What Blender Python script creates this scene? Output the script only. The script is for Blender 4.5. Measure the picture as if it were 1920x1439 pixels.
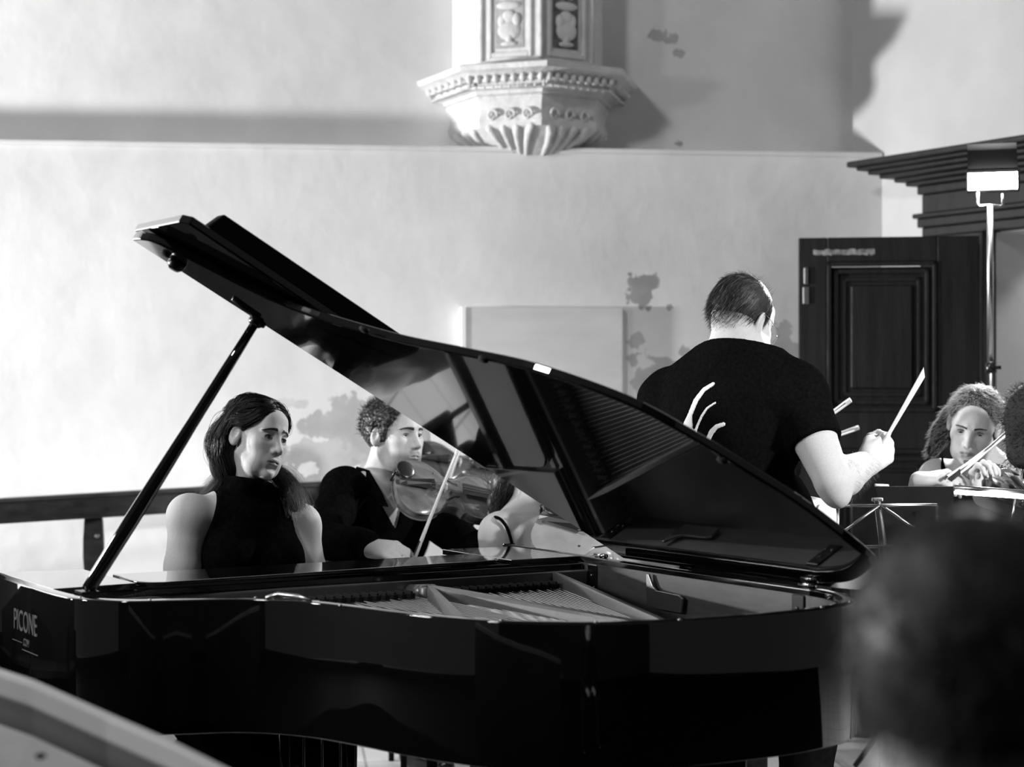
import bpy, math, random
import numpy as np
from mathutils import Vector, Matrix
random.seed(7); RNG = np.random.default_rng(7)
sc = bpy.context.scene
for o in list(bpy.data.objects): bpy.data.objects.remove(o)
C = sc.collection

# ------------------------------------------------------------------ camera, world, lights, exposure
HC = 1.4575                       # eye height of the seated photographer's raised camera
FPX = 3500.0                      # focal length in pixels of a 1920 px wide frame
cd = bpy.data.cameras.new('camera'); cam = bpy.data.objects.new('camera', cd); C.objects.link(cam)
cd.sensor_width = 36.0; cd.sensor_fit = 'HORIZONTAL'; cd.lens = 36.0*FPX/1920.0
cam.location = (0, 0, HC); cam.rotation_euler = (math.pi/2, 0, 0)
cd.clip_start = 0.05; cd.clip_end = 100
cd.dof.use_dof = True; cd.dof.focus_distance = 4.9; cd.dof.aperture_fstop = 3.2; cd.dof.aperture_blades = 7
sc.camera = cam

w = bpy.data.worlds.new('world'); sc.world = w; w.use_nodes = True
w.node_tree.nodes['Background'].inputs[0].default_value = (1, 1, 1, 1)
w.node_tree.nodes['Background'].inputs[1].default_value = 0.045

def area(name, loc, target, size, power, sizey=None, spread=math.pi):
    ld = bpy.data.lights.new(name, 'AREA'); ld.energy = power; ld.size = size
    if sizey: ld.shape = 'RECTANGLE'; ld.size_y = sizey
    ld.spread = spread
    o = bpy.data.objects.new(name, ld); C.objects.link(o); o.location = loc
    o.rotation_euler = (Vector(target)-Vector(loc)).to_track_quat('-Z', 'Y').to_euler()
    return o
area('stage_lamp_left', (-7.0, 6.0, 1.55), (0.4, 7.9, 2.0), 0.35, 500)
area('fill_high', (-2.6, 2.3, 4.8), (0.2, 6.3, 1.2), .5, 66)  # unseen fill light for the overall brightness from the audience side
area('fill_low_left', (-4.2, 3.4, 2.6), (0.0, 5.6, 1.2), 0.4, 30)  # second unseen fill, lower and further left

area('fill_conductor', (3.3, 2.3, 2.5), (1.05, 5.3, 1.25), .3, 7.5, spread=math.radians(36))  # narrow fill light added to brighten the conductor's skin

sc.view_settings.view_transform = 'Standard'; sc.view_settings.look = 'None'
sc.view_settings.exposure = 0.75; sc.view_settings.gamma = 1.0; sc.view_settings.use_curve_mapping = False

# ------------------------------------------------------------------ helpers
def at(x, y, Y):                  # where a thing seen at pixel (x, y) stands when it is Y metres away
    return np.array([(x-960)/FPX*Y, Y, HC-(y-720)/FPX*Y])
A3 = np.array
def unit(a): a = np.asarray(a, float); return a/np.linalg.norm(a)
ORG = {}
def empty(name, loc, label=None, cat=None, group=None):
    o = bpy.data.objects.new(name, None); C.objects.link(o); o.location = loc; o.empty_display_size = .1
    ORG[o.name] = A3(loc, float)
    if label: tag(o, label, cat, group)
    return o
def tag(o, label=None, cat=None, group=None, kind=None):
    if label: o['label'] = label
    if cat: o['category'] = cat
    if group: o['group'] = group
    if kind: o['kind'] = kind
    return o
def link_mesh(name, V, F, mat, parent=None, smooth=False, origin=None, quads=None):
    V = np.asarray(V, float).reshape(-1, 3)
    if parent is not None: org = ORG[parent.name]
    else: org = A3(origin, float) if origin is not None else A3([0, 0, 0.])
    V = V-org
    me = bpy.data.meshes.new(name)
    if quads is not None:
        n = len(quads); me.vertices.add(len(V)); me.vertices.foreach_set('co', V.astype(np.float32).ravel())
        k = quads.shape[1]
        me.loops.add(n*k); me.loops.foreach_set('vertex_index', quads.astype(np.int32).ravel())
        me.polygons.add(n); me.polygons.foreach_set('loop_start', (np.arange(n)*k).astype(np.int32))
        me.update(calc_edges=True); me.validate()
    else:
        me.from_pydata([tuple(v) for v in V], [], F); me.update()
    if smooth: me.polygons.foreach_set('use_smooth', [True]*len(me.polygons))
    if mat is not None:
        for m in (mat if isinstance(mat, (list, tuple)) else [mat]): me.materials.append(m)
    o = bpy.data.objects.new(name, me); C.objects.link(o)
    if parent is not None: o.parent = parent
    else: o.location = org
    ORG[o.name] = org
    return o
def bevel(o, wd=.003, seg=2, ang=35):
    m = o.modifiers.new('bevel', 'BEVEL'); m.width = wd; m.segments = seg; m.limit_method = 'ANGLE'; m.angle_limit = math.radians(ang)
    return o
def shade_auto(o):
    for p in o.data.polygons: p.use_smooth = True
    m = o.modifiers.new('edges', 'EDGE_SPLIT'); m.split_angle = math.radians(38)
    return o

class MB:
    def __init__(s): s.v = []; s.f = []
    def add(s, V, F):
        n = len(s.v); s.v += [tuple(map(float, q)) for q in V]; s.f += [tuple(i+n for i in q) for q in F]; return s
    def hexa(s, P):               # 8 corners: bottom 4 ccw, top 4
        return s.add(P, [(3, 2, 1, 0), (4, 5, 6, 7), (0, 1, 5, 4), (1, 2, 6, 5), (2, 3, 7, 6), (3, 0, 4, 7)])
    def box(s, c, sz, R=None):
        R = np.eye(3) if R is None else R; c = A3(c, float); h = A3(sz, float)/2
        P = [c+R@(h*A3(q)) for q in [(-1, -1, -1), (1, -1, -1), (1, 1, -1), (-1, 1, -1), (-1, -1, 1), (1, -1, 1), (1, 1, 1), (-1, 1, 1)]]
        return s.hexa(P)
    def loft(s, rings, closed=True, caps=True):
        n = len(rings[0]); V = [p for r in rings for p in r]; F = []
        for i in range(len(rings)-1):
            for j in range(n if closed else n-1):
                k = (j+1) % n; F.append((i*n+j, i*n+k, (i+1)*n+k, (i+1)*n+j))
        if caps: F.append(tuple(reversed(range(n)))); F.append(tuple((len(rings)-1)*n+j for j in range(n)))
        return s.add(V, F)
    def tube(s, path, r, n=10, caps=True, sx=1.0):
        path = [A3(p, float) for p in path]; m = len(path)
        rs = r if hasattr(r, '__len__') else [r]*m
        rings = []; up = None
        for i, p in enumerate(path):
            t = unit((path[min(i+1, m-1)]-path[max(i-1, 0)]))
            if up is None:
                up = A3([0, 0, 1.]) if abs(t[2]) < .9 else A3([1., 0, 0])
            a = unit(np.cross(t, up)); b = np.cross(a, t); up = b
            rings.append([p+rs[i]*(sx*math.cos(2*math.pi*j/n)*a+math.sin(2*math.pi*j/n)*b) for j in range(n)])
        return s.loft(rings, caps=caps)
    def lathe(s, c, prof, n=24, R=None):   # prof list of (r,z)
        R = np.eye(3) if R is None else R; c = A3(c, float)
        return s.loft([[c+R@A3([r*math.cos(2*math.pi*j/n), r*math.sin(2*math.pi*j/n), z]) for j in range(n)] for r, z in prof])
    def ell(s, c, r, R=None, n=16, m=10):
        R = np.eye(3) if R is None else R; c = A3(c, float); r = A3(r, float)*np.ones(3)
        return s.loft([[c+R@(r*A3([math.sin(t)*math.cos(2*math.pi*j/n), math.sin(t)*math.sin(2*math.pi*j/n), -math.cos(t)])) for j in range(n)]
                       for t in [1e-3+(math.pi-2e-3)*i/m for i in range(m+1)]])
    def prism(s, bot, top):
        return s.loft([list(bot), list(top)])
    def build(s, name, mat, parent=None, smooth=False, origin=None):
        o = link_mesh(name, s.v, s.f, mat, parent, smooth, origin)
        return o
def catmull(P, n=8, closed=False):
    P = [A3(p, float) for p in P]; out = []; m = len(P)
    for i in range(m if closed else m-1):
        if closed: p0, p1, p2, p3 = P[i-1], P[i], P[(i+1) % m], P[(i+2) % m]
        else: p0, p1, p2, p3 = P[max(i-1, 0)], P[i], P[i+1], P[min(i+2, m-1)]
        for k in range(n):
            t = k/n
            out.append(.5*((2*p1)+(-p0+p2)*t+(2*p0-5*p1+4*p2-p3)*t*t+(-p0+3*p1-3*p2+p3)*t**3))
    if not closed: out.append(P[-1])
    return out
def rotm(axis, deg): return np.array(Matrix.Rotation(math.radians(deg), 3, axis))
def basis(x, y, z): return np.array([x, y, z]).T

# ------------------------------------------------------------------ materials
def nt(name):
    m = bpy.data.materials.new(name); m.use_nodes = True; t = m.node_tree
    return m, t, t.nodes['Principled BSDF']
def g3(v): return (v, v, v, 1)
def mat(name, v, rough=.5, metal=0, spec=.5, noise=0, scale=20, bump=0, bscale=60, stretch=(1, 1, 1), coat=0, tone=False, sss=0):
    m, t, b = nt(name)
    b.inputs['Base Color'].default_value = g3(v); b.inputs['Roughness'].default_value = rough
    b.inputs['Metallic'].default_value = metal; b.inputs['Specular IOR Level'].default_value = spec
    b.inputs['Coat Weight'].default_value = coat; b.inputs['Coat Roughness'].default_value = .05
    N = t.nodes; L = t.links
    if noise or bump:
        tc = N.new('ShaderNodeTexCoord'); mp = N.new('ShaderNodeMapping'); mp.inputs['Scale'].default_value = stretch
        L.new(tc.outputs['Object'], mp.inputs[0])
    col = None
    if noise:
        nz = N.new('ShaderNodeTexNoise'); nz.inputs['Scale'].default_value = scale; nz.inputs['Detail'].default_value = 6
        L.new(mp.outputs[0], nz.inputs['Vector'])
        mr = N.new('ShaderNodeMapRange'); mr.inputs[1].default_value = .3; mr.inputs[2].default_value = .7
        mr.inputs[3].default_value = v*(1-noise); mr.inputs[4].default_value = v*(1+noise)
        L.new(nz.outputs[0], mr.inputs[0]); col = mr.outputs[0]
        L.new(col, b.inputs['Base Color'])
    if tone:
        at_ = N.new('ShaderNodeAttribute'); at_.attribute_name = 'tone'
        mu = N.new('ShaderNodeMath'); mu.operation = 'MULTIPLY'
        if col is None: mu.inputs[0].default_value = v
        else: L.new(col, mu.inputs[0])
        L.new(at_.outputs['Fac'], mu.inputs[1]); L.new(mu.outputs[0], b.inputs['Base Color'])
    if bump:
        n2 = N.new('ShaderNodeTexNoise'); n2.inputs['Scale'].default_value = bscale; n2.inputs['Detail'].default_value = 5
        L.new(mp.outputs[0], n2.inputs['Vector'])
        bp = N.new('ShaderNodeBump'); bp.inputs['Strength'].default_value = bump; bp.inputs['Distance'].default_value = .01
        L.new(n2.outputs[0], bp.inputs['Height']); L.new(bp.outputs[0], b.inputs['Normal'])
    if sss:
        b.inputs['Subsurface Weight'].default_value = sss; b.inputs['Subsurface Radius'].default_value = (.01, .01, .01)
        b.inputs['Subsurface Scale'].default_value = 1.0
    return m
def emis(name, v):
    m, t, b = nt(name); b.inputs['Base Color'].default_value = g3(.8)
    b.inputs['Emission Color'].default_value = g3(1); b.inputs['Emission Strength'].default_value = v
    return m
def plaster(name, base, patches=(), light_spots=(), cracks=()):
    """lime plaster: mottled coat, with flaked patches (s, z, rs, rz, tone) in the wall's own coordinates"""
    m, t, b = nt(name); N = t.nodes; L = t.links
    b.inputs['Roughness'].default_value = .9; b.inputs['Specular IOR Level'].default_value = .2
    tc = N.new('ShaderNodeTexCoord')
    def noise(sc_, det=5, st=(1, 1, 1)):
        mp = N.new('ShaderNodeMapping'); mp.inputs['Scale'].default_value = st; L.new(tc.outputs['Object'], mp.inputs[0])
        n = N.new('ShaderNodeTexNoise'); n.inputs['Scale'].default_value = sc_; n.inputs['Detail'].default_value = det
        L.new(mp.outputs[0], n.inputs['Vector']); return n.outputs[0]
    def mth(op, a, c, d=None):
        x = N.new('ShaderNodeMath'); x.operation = op
        for i, q in enumerate([a, c]+([d] if d is not None else [])):
            if isinstance(q, (int, float)): x.inputs[i].default_value = q
            else: L.new(q, x.inputs[i])
        return x.outputs[0]
    def rng(a, f0, f1, t0, t1):
        x = N.new('ShaderNodeMapRange'); x.interpolation_type = 'SMOOTHSTEP'; L.new(a, x.inputs[0])
        for i, q in enumerate((f0, f1, t0, t1)): x.inputs[i+1].default_value = q
        return x.outputs[0]
    n1 = noise(1.1, 6, (1, 1, 1)); n2 = noise(5, 8); n3 = noise(9, 5); n4 = noise(2.2, 3, (1, 1, .3))
    col = mth('MULTIPLY', mth('MULTIPLY', rng(n1, .3, .7, base*.90, base*1.07), rng(n2, .3, .75, .97, 1.03)), rng(n4, .3, .7, .96, 1.03))
    sp = N.new('ShaderNodeSeparateXYZ'); L.new(tc.outputs['Object'], sp.inputs[0])
    X, Z = sp.outputs[0], sp.outputs[2]
    for (s, z, rs, rz, tn, rough) in patches:
        dx = mth('DIVIDE', mth('SUBTRACT', X, s), rs); dz = mth('DIVIDE', mth('SUBTRACT', Z, z), rz)
        r2 = mth('SQRT', mth('ADD', mth('MULTIPLY', dx, dx), mth('MULTIPLY', dz, dz)), 0)
        nn = noise(rough, 4)
        e = mth('ADD', r2, mth('MULTIPLY', mth('SUBTRACT', nn, .5), 2.6))
        msk = rng(e, .86, .94, 1, 0)
        tone = mth('MULTIPLY', rng(n3, .3, .7, base*tn*.9, base*tn*1.08), 1.0)
        mx = N.new('ShaderNodeMix'); L.new(msk, mx.inputs[0]); L.new(col, mx.inputs[2]); L.new(tone, mx.inputs[3]); col = mx.outputs[0]
    L.new(col, b.inputs['Base Color'])
    bp = N.new('ShaderNodeBump'); bp.inputs['Strength'].default_value = .25; bp.inputs['Distance'].default_value = .02
    L.new(n2, bp.inputs['Height']); L.new(bp.outputs[0], b.inputs['Normal'])
    return m
M = dict(
 lacquer=mat('black_lacquer', .003, .025, spec=.5, coat=1),
 matte_black=mat('matte_black', .004, .7, spec=.12),
 satin_black=mat('satin_black', .006, .25),
 cloth_black=mat('black_cloth', .0035, .9, spec=0, noise=.35, scale=90),
 cloth_tee=mat('black_cotton', .0045, .9, spec=0, noise=.3, scale=120),
 cloth_dark=mat('dark_cloth', .010, .9, spec=0, noise=.3, scale=60),
 innerwood=mat('inner_rim_wood', .085, .38, noise=.18, scale=14, stretch=(1, 1, 6)),
 plate=mat('bronzed_iron', .20, .38, metal=.6, noise=.06, scale=50),
 sound=mat('soundboard_wood', .10, .5, noise=.2, scale=10),
 felt=mat('dark_felt', .03, .95, spec=.1), steel=mat('steel', .55, .25, metal=1), chrome=mat('chrome', .75, .1, metal=1),
 brass=mat('brass', .5, .18, metal=1),
 wound=mat('string_steel', .6, .3, metal=1),
 skin_f=mat('fair_skin', .50, .62, spec=.18, noise=.05, scale=220, bump=.06, bscale=500, tone=True, sss=.08),
 skin_m=mat('light_skin', .50, .62, spec=.18, noise=.06, scale=220, bump=.06, bscale=400, tone=True, sss=.08),
 eye=mat('eye_white', .34, .15), iris=mat('iris', .02, .1),
 hair_dark=mat('dark_hair', .006, .42, spec=.45), hair_brown=mat('brown_hair', .022, .45), hair_grey=mat('greying_hair', .035, .5, noise=.7, scale=300),
 hair_fair=mat('fair_hair', .30, .45), hair_silver=mat('silver_hair', .16, .6, noise=.4, scale=40),
 brow=mat('brow_hair', .02, .7),
 violin=mat('varnished_maple', .13, .22, noise=.35, scale=14, stretch=(1, 5, 1), coat=.6),
 violin_dark=mat('dark_varnish', .05, .25, noise=.3, scale=14, coat=.6), violin_pale=mat('pale_varnish', .33, .22, noise=.2, scale=12, coat=.7),
 ebony=mat('ebony', .012, .3), pale=mat('pale_wood', .62, .4), bone=mat('pale_maple', .6, .45),
 oak=mat('dark_oak', .009, .5, spec=.3, noise=.5, scale=5, stretch=(6, 6, .6), bump=.15, bscale=30),
 rail=mat('rail_wood', .035, .4, noise=.5, scale=6, stretch=(1, 6, 6)),
 stone=mat('pulpit_stone', .60, .85, spec=.2, noise=.10, scale=14, bump=.5, bscale=38),
 stone_dark=mat('relief_ground', .13, .9, spec=.2, noise=.5, scale=30),
 plaque=mat('plaque_stone', .58, .8, spec=.2, noise=.07, scale=4, stretch=(1, 1, 3)),
 paper=mat('white_paper', .8, .8), white=mat('white_print', .78, .7), nickel=mat('nickel', .45, .3, metal=1),
 frontwood=mat('polished_rail', .30, .3, noise=.15, scale=3), frontpanel=mat('grey_panel', .05, .5, noise=.4, scale=3),
 gold=mat('pale_lettering', .16, .5),
)

# ------------------------------------------------------------------ room
WA = A3([-2.194, 8.0]); WB = A3([1.669, 8.465]); wd = unit(WB-WA); wn = A3([wd[1], -wd[0]])   # wn points into the room
WANG = math.atan2(wd[1], wd[0]); LEDGE = 2.497
def wall_pt(px_, py_, off=0.0):   # a point of the wall face (off metres in front of it) seen at a pixel -> wall coords s, z
    r = A3([(px_-960)/FPX, 1.0]); a = A3([wd, -r]).T
    P0 = WA+wn*off
    k = np.linalg.solve(np.column_stack([wd, -r]), -P0); s, Y = k
    return s, HC-(py_-720)/FPX*Y, Y
def WW(s, off, z): p = WA+wd*s+wn*off; return A3([p[0], p[1], z])
def patch(px_, py_, rx, ry, tn, rough, off=0):
    s, z, Y = wall_pt(px_, py_, off); return (s, z, rx*Y/FPX, ry*Y/FPX, tn, rough)
low_patches = [patch(672, 805, 100, 70, .58, 9), patch(600, 865, 90, 50, .66, 12), patch(575, 880, 26, 14, 1.15, 25), patch(545, 757, 30, 12, .75, 22), patch(1206, 545, 32, 36, .47, 17),
               patch(1250, 720, 85, 60, .68, 9), patch(1195, 640, 16, 16, .7, 26), patch(1470, 650, 40, 35, .6, 10), patch(1256, 577, 8, 7, .6, 40)]
up_patches = [patch(1238, 74, 30, 16, .6, 24, -.28), patch(1270, 104, 12, 10, .6, 34, -.28), patch(1272, 272, 8, 8, .5, 40, -.28)]
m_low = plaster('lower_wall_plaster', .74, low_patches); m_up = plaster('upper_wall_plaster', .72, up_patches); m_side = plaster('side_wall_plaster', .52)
def wall_box(name, s0, s1, off0, off1, z0, z1, m):
    mb = MB(); h = .5
    mb.hexa([A3([s0, -off1, z0]), A3([s1, -off1, z0]), A3([s1, -off0, z0]), A3([s0, -off0, z0]), A3([s0, -off1, z1]), A3([s1, -off1, z1]), A3([s1, -off0, z1]), A3([s0, -off0, z1])])
    o = mb.build(name, m); o.location = (WA[0], WA[1], 0); o.rotation_euler = (0, 0, WANG); tag(o, kind='structure'); return o
SC = 3.90                          # the corner with the side wall, metres along the wall
lw = wall_box('wall_back', -6, SC+.3, -.6, 0, 0, LEDGE, m_low)
UP = -.24
uw = wall_box('wall_back_upper', -6, SC+.4, -.9, UP, LEDGE, 6.0, m_up)
# ledge with its thin rounded lip
led = wall_box('trim_1', -6, SC, UP, .018, LEDGE-.014, LEDGE+.008, m_up); bevel(led, .008, 3)

m, t, b = nt('stone_floor'); N, L = t.nodes, t.links
b.inputs['Roughness'].default_value = .45
tc = N.new('ShaderNodeTexCoord'); br = N.new('ShaderNodeTexBrick'); br.offset = 0
br.inputs['Color1'].default_value = g3(.82); br.inputs['Color2'].default_value = g3(.76); br.inputs['Mortar'].default_value = g3(.4)
br.inputs['Scale'].default_value = 1; br.inputs['Mortar Size'].default_value = .006; br.inputs['Brick Width'].default_value = .3; br.inputs['Row Height'].default_value = .3
L.new(tc.outputs['Object'], br.inputs['Vector']); L.new(br.outputs[0], b.inputs['Base Color']); M['floor'] = m
mb = MB(); mb.box((0, 2.5, -.05), (16, 14, .1)); fl = mb.build('floor', M['floor']); fl.rotation_euler = (0, 0, .12); tag(fl, kind='structure')
mb = MB(); mb.box((0, -.85, .004), (16, 9.9, .008)); tag(mb.build('floor_dark_sheet', mat('dark_sheet', .006, .95, spec=.05, noise=.4, scale=200)), kind='structure')  # out-of-view dark sheet added so the case rim reflects less lit floor

mb = MB(); mb.box((-4.9, 5.6, .004), (7.0, 3.0, .008)); o = mb.build('floor_dark_sheet_side', bpy.data.materials['dark_sheet']); tag(o, kind='structure')  # more of the added dark sheet, for reflections in the treble side
mb = MB(); mb.box((0, -5.8, 3.5), (16, .3, 7)); tag(mb.build('wall_added', mat('added_dark_wall', .03, .9)), kind='structure')  # unseen wall added dark to keep the rim's reflections dark
# side wall on the right with its portal
RC = WA+wd*SC; rd = unit(A3([.42, -.72])); rn = A3([rd[1], -rd[0]])       # rn points into the room (left)
if rn[0] > 0: rn = -rn
RANG = math.atan2(rd[1], rd[0])
def RW(s, off, z): p = RC+rd*s+rn*off; return A3([p[0], p[1], z])
def side_s(px_, off=0):            # distance along the side wall seen at a pixel column
    r = A3([(px_-960)/FPX, 1.0]); P0 = RC+rn*off
    s, Y = np.linalg.solve(np.column_stack([rd, -r]), -P0); return s, Y
def rbox(mb, s0, s1, o0, o1, z0, z1):
    mb.hexa([RW(s0, o1, z0), RW(s1, o1, z0), RW(s1, o0, z0), RW(s0, o0, z0), RW(s0, o1, z1), RW(s1, o1, z1), RW(s1, o0, z1), RW(s0, o0, z1)]); return mb
so, Yo = side_s(1868); OPZ = HC+(720-438)/FPX*Yo
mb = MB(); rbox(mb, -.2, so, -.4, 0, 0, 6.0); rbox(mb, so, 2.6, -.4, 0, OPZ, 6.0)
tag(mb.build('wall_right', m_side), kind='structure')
mb = MB(); rbox(mb, -.5, 4, -2.4, -2.2, 0, 4)
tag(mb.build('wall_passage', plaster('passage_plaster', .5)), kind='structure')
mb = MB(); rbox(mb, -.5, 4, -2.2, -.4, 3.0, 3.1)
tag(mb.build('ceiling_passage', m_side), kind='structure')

area('passage_fill', RW(2.2, -1.2, 2.7), RW(.9, -2.2, 1.6), .4, 22)  # fill light added to brighten the passage wall
# portal entablature (dark wood), stepped profile running along the side wall
def z_at(px_, py_, off): s, Y = side_s(px_, off); return s, HC+(720-py_)/FPX*Y
PO = .07
s0, zf = z_at(1728, 400, PO)
ztop = z_at(1664, 300, .30)[1]; 
prof = [(.30, 300, 311), (.27, 311, 318), (.235, 318, 326), (.20, 326, 334), (.155, 334, 342), (.12, 342, 350), (.085, 350, 366), (.07, 366, 402), (.10, 402, 411), (.085, 411, 428), (.07, 428, 446)]
mb = MB(); s_left = s0
for off, ya, yb in prof:
    ex = off-.07
    za = z_at(1728, 720-(720-ya), PO)[1]; zb = z_at(1728, yb, PO)[1]
    rbox(mb, s_left-ex, 2.6, 0.001, off, zb, za)
po = mb.build('trim_2', M['oak']); bevel(po, .006, 2); tag(po, kind='structure')
zlo = z_at(1728, 446, PO)[1]
mb = MB(); rbox(mb, s0, so, .001, .08, 0, zlo); rbox(mb, s0+.03, so-.02, .08, .10, .2, zlo-.05)
pj = mb.build('trim_3', M['oak']); bevel(pj, .005, 2); tag(pj, kind='structure')

# open panelled door leaf, standing in front of the wall
DL = at(1497, 447, 7.62); DR = at(1836, 447, 7.5); ddir = unit((DR-DL)[:2]); dn = A3([ddir[1], -ddir[0]]); DWD = np.linalg.norm((DR-DL)[:2]); DH = DL[2]
def DD(x, y, z): p = DL[:2]+ddir*x+dn*y; return A3([p[0], p[1], z])
def dbox(mb, x0, x1, y0, y1, z0, z1):
    mb.hexa([DD(x0, y1, z0), DD(x1, y1, z0), DD(x1, y0, z0), DD(x0, y0, z0), DD(x0, y1, z1), DD(x1, y1, z1), DD(x1, y0, z1), DD(x0, y0, z1)]); return mb
door = empty('door_1', DD(DWD/2, 0, 0)); tag(door, kind='structure')
mb = MB(); st = .115
for x0, x1, z0, z1 in [(0, st, .02, DH), (DWD-st-.05, DWD, .02, DH), (st, DWD-st-.05, DH-.10, DH), (st, DWD-st-.05, .02, .22), (st, DWD-st-.05, DH-.86, DH-.71)]:
    dbox(mb, x0, x1, -.045, 0, z0, z1)
dbox(mb, st, DWD-st-.05, -.035, -.02, .2, DH-.12)
bevel(mb.build('frame', M['oak'], door), .004, 2)
for (z0, z1) in ((DH-.71, DH-.10), (.22, DH-.86)):
    mb = MB(); xa, xb = st, DWD-st-.05
    for i, (ins, yy) in enumerate([(.0, .008), (.03, -.004), (.062, -.012)]):
        a, b_, c, d_ = xa+ins, xb-ins, z0+ins, z1-ins; t_ = .018
        for q in [(a, b_, c, c+t_), (a, b_, d_-t_, d_), (a, a+t_, c, d_), (b_-t_, b_, c, d_)]: dbox(mb, q[0], q[1], -.02, yy, q[2], q[3])
    bevel(mb.build('moulding', M['oak'], door), .004, 2)
    mb = MB(); dbox(mb, xa+.095, xb-.095, -.02, -.004, z0+.095, z1-.095)
    o = mb.build('panel', M['oak'], door); bevel(o, .02, 3)
mb = MB()
for i in range(26):
    x = .06+i*.0095; dbox(mb, x, x+.008+random.random()*.004, 0, .0015, DH-.068-random.random()*.006, DH-.052+random.random()*.006)
mb.build('worn_strip', mat('scuffed_wood', .22, .7, noise=.6, scale=40), door)
mb = MB(); dbox(mb, .022, .040, 0, .012, DH-.19, DH-.12); dbox(mb, .018, .044, 0, .01, DH-.27, DH-.2); bevel(mb.build('latch', M['nickel'], door), .003)

# stone plaque let into the wall
s0_, z1_, _ = wall_pt(872, 577); s1_, z0_, _ = wall_pt(1165, 770)
pq = wall_box('wall_plaque', s0_, s1_, 0, .045, z0_-.08, z1_, M['plaque']); del pq['kind']; bevel(pq, .004, 2)
tag(pq, 'plain rectangular grey stone slab set on the plaster wall behind the piano lid', 'plaque')

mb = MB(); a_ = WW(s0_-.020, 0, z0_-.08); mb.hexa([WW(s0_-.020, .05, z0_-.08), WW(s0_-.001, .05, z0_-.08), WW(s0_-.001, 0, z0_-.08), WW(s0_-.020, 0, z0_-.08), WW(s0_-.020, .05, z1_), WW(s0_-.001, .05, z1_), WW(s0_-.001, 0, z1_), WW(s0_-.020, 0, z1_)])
o = mb.build('edge_strip', mat('pale_strip', .86, .7), None, origin=(a_[0], a_[1], z0_)); tag(o, 'narrow white strip along the left edge of the grey stone slab', 'edge_strip')  # pale strip box along the slab's left edge

# ------------------------------------------------------------------ pulpit
pcs, _, pcY = wall_pt(1003, 200, 0)
def oct_ring(R_, z, k=1.0):        # corner pointing at the nave
    c = WA+wd*pcs+wn*UP
    out = []
    for a in (-90, -45, 0, 45, 90):
        v = wd*R_*math.sin(math.radians(a))+wn*(R_*math.cos(math.radians(a))*k-.0)
        if abs(a) < 90: v = v+wn*0
        out.append(A3([c[0]+v[0], c[1]+v[1], z]))
    return out
def zp(py_): return HC+(720-py_)/FPX*(pcY-.35)
KD = 1.25
pul = empty('pulpit', WW(pcs, UP, LEDGE), 'carved white stone octagonal pulpit projecting from the upper wall above the ledge', 'pulpit')
mb = MB(); mb.loft([oct_ring(.36, zp(112), KD), oct_ring(.36, zp(100), KD), oct_ring(.345, zp(96), KD), oct_ring(.345, 4.6, KD)]); shade_auto(mb.build('body', M['stone'], pul))
mb = MB(); mb.loft([oct_ring(r, zp(y), KD) for r, y in [(.36, 168), (.385, 165), (.39, 158), (.43, 152), (.435, 144), (.455, 140), (.47, 132), (.50, 126), (.505, 116), (.49, 113), (.40, 110)]])
shade_auto(mb.build('rim', M['stone'], pul))
mb = MB(); bowl = [(.03, 283), (.10, 281), (.19, 273), (.27, 255), (.33, 236), (.362, 226), (.368, 214), (.355, 200), (.36, 185), (.375, 172), (.372, 166)]
mb.loft([oct_ring(r, zp(y), KD) for r, y in bowl]); shade_auto(mb.build('bowl', M['stone'], pul))
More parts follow.
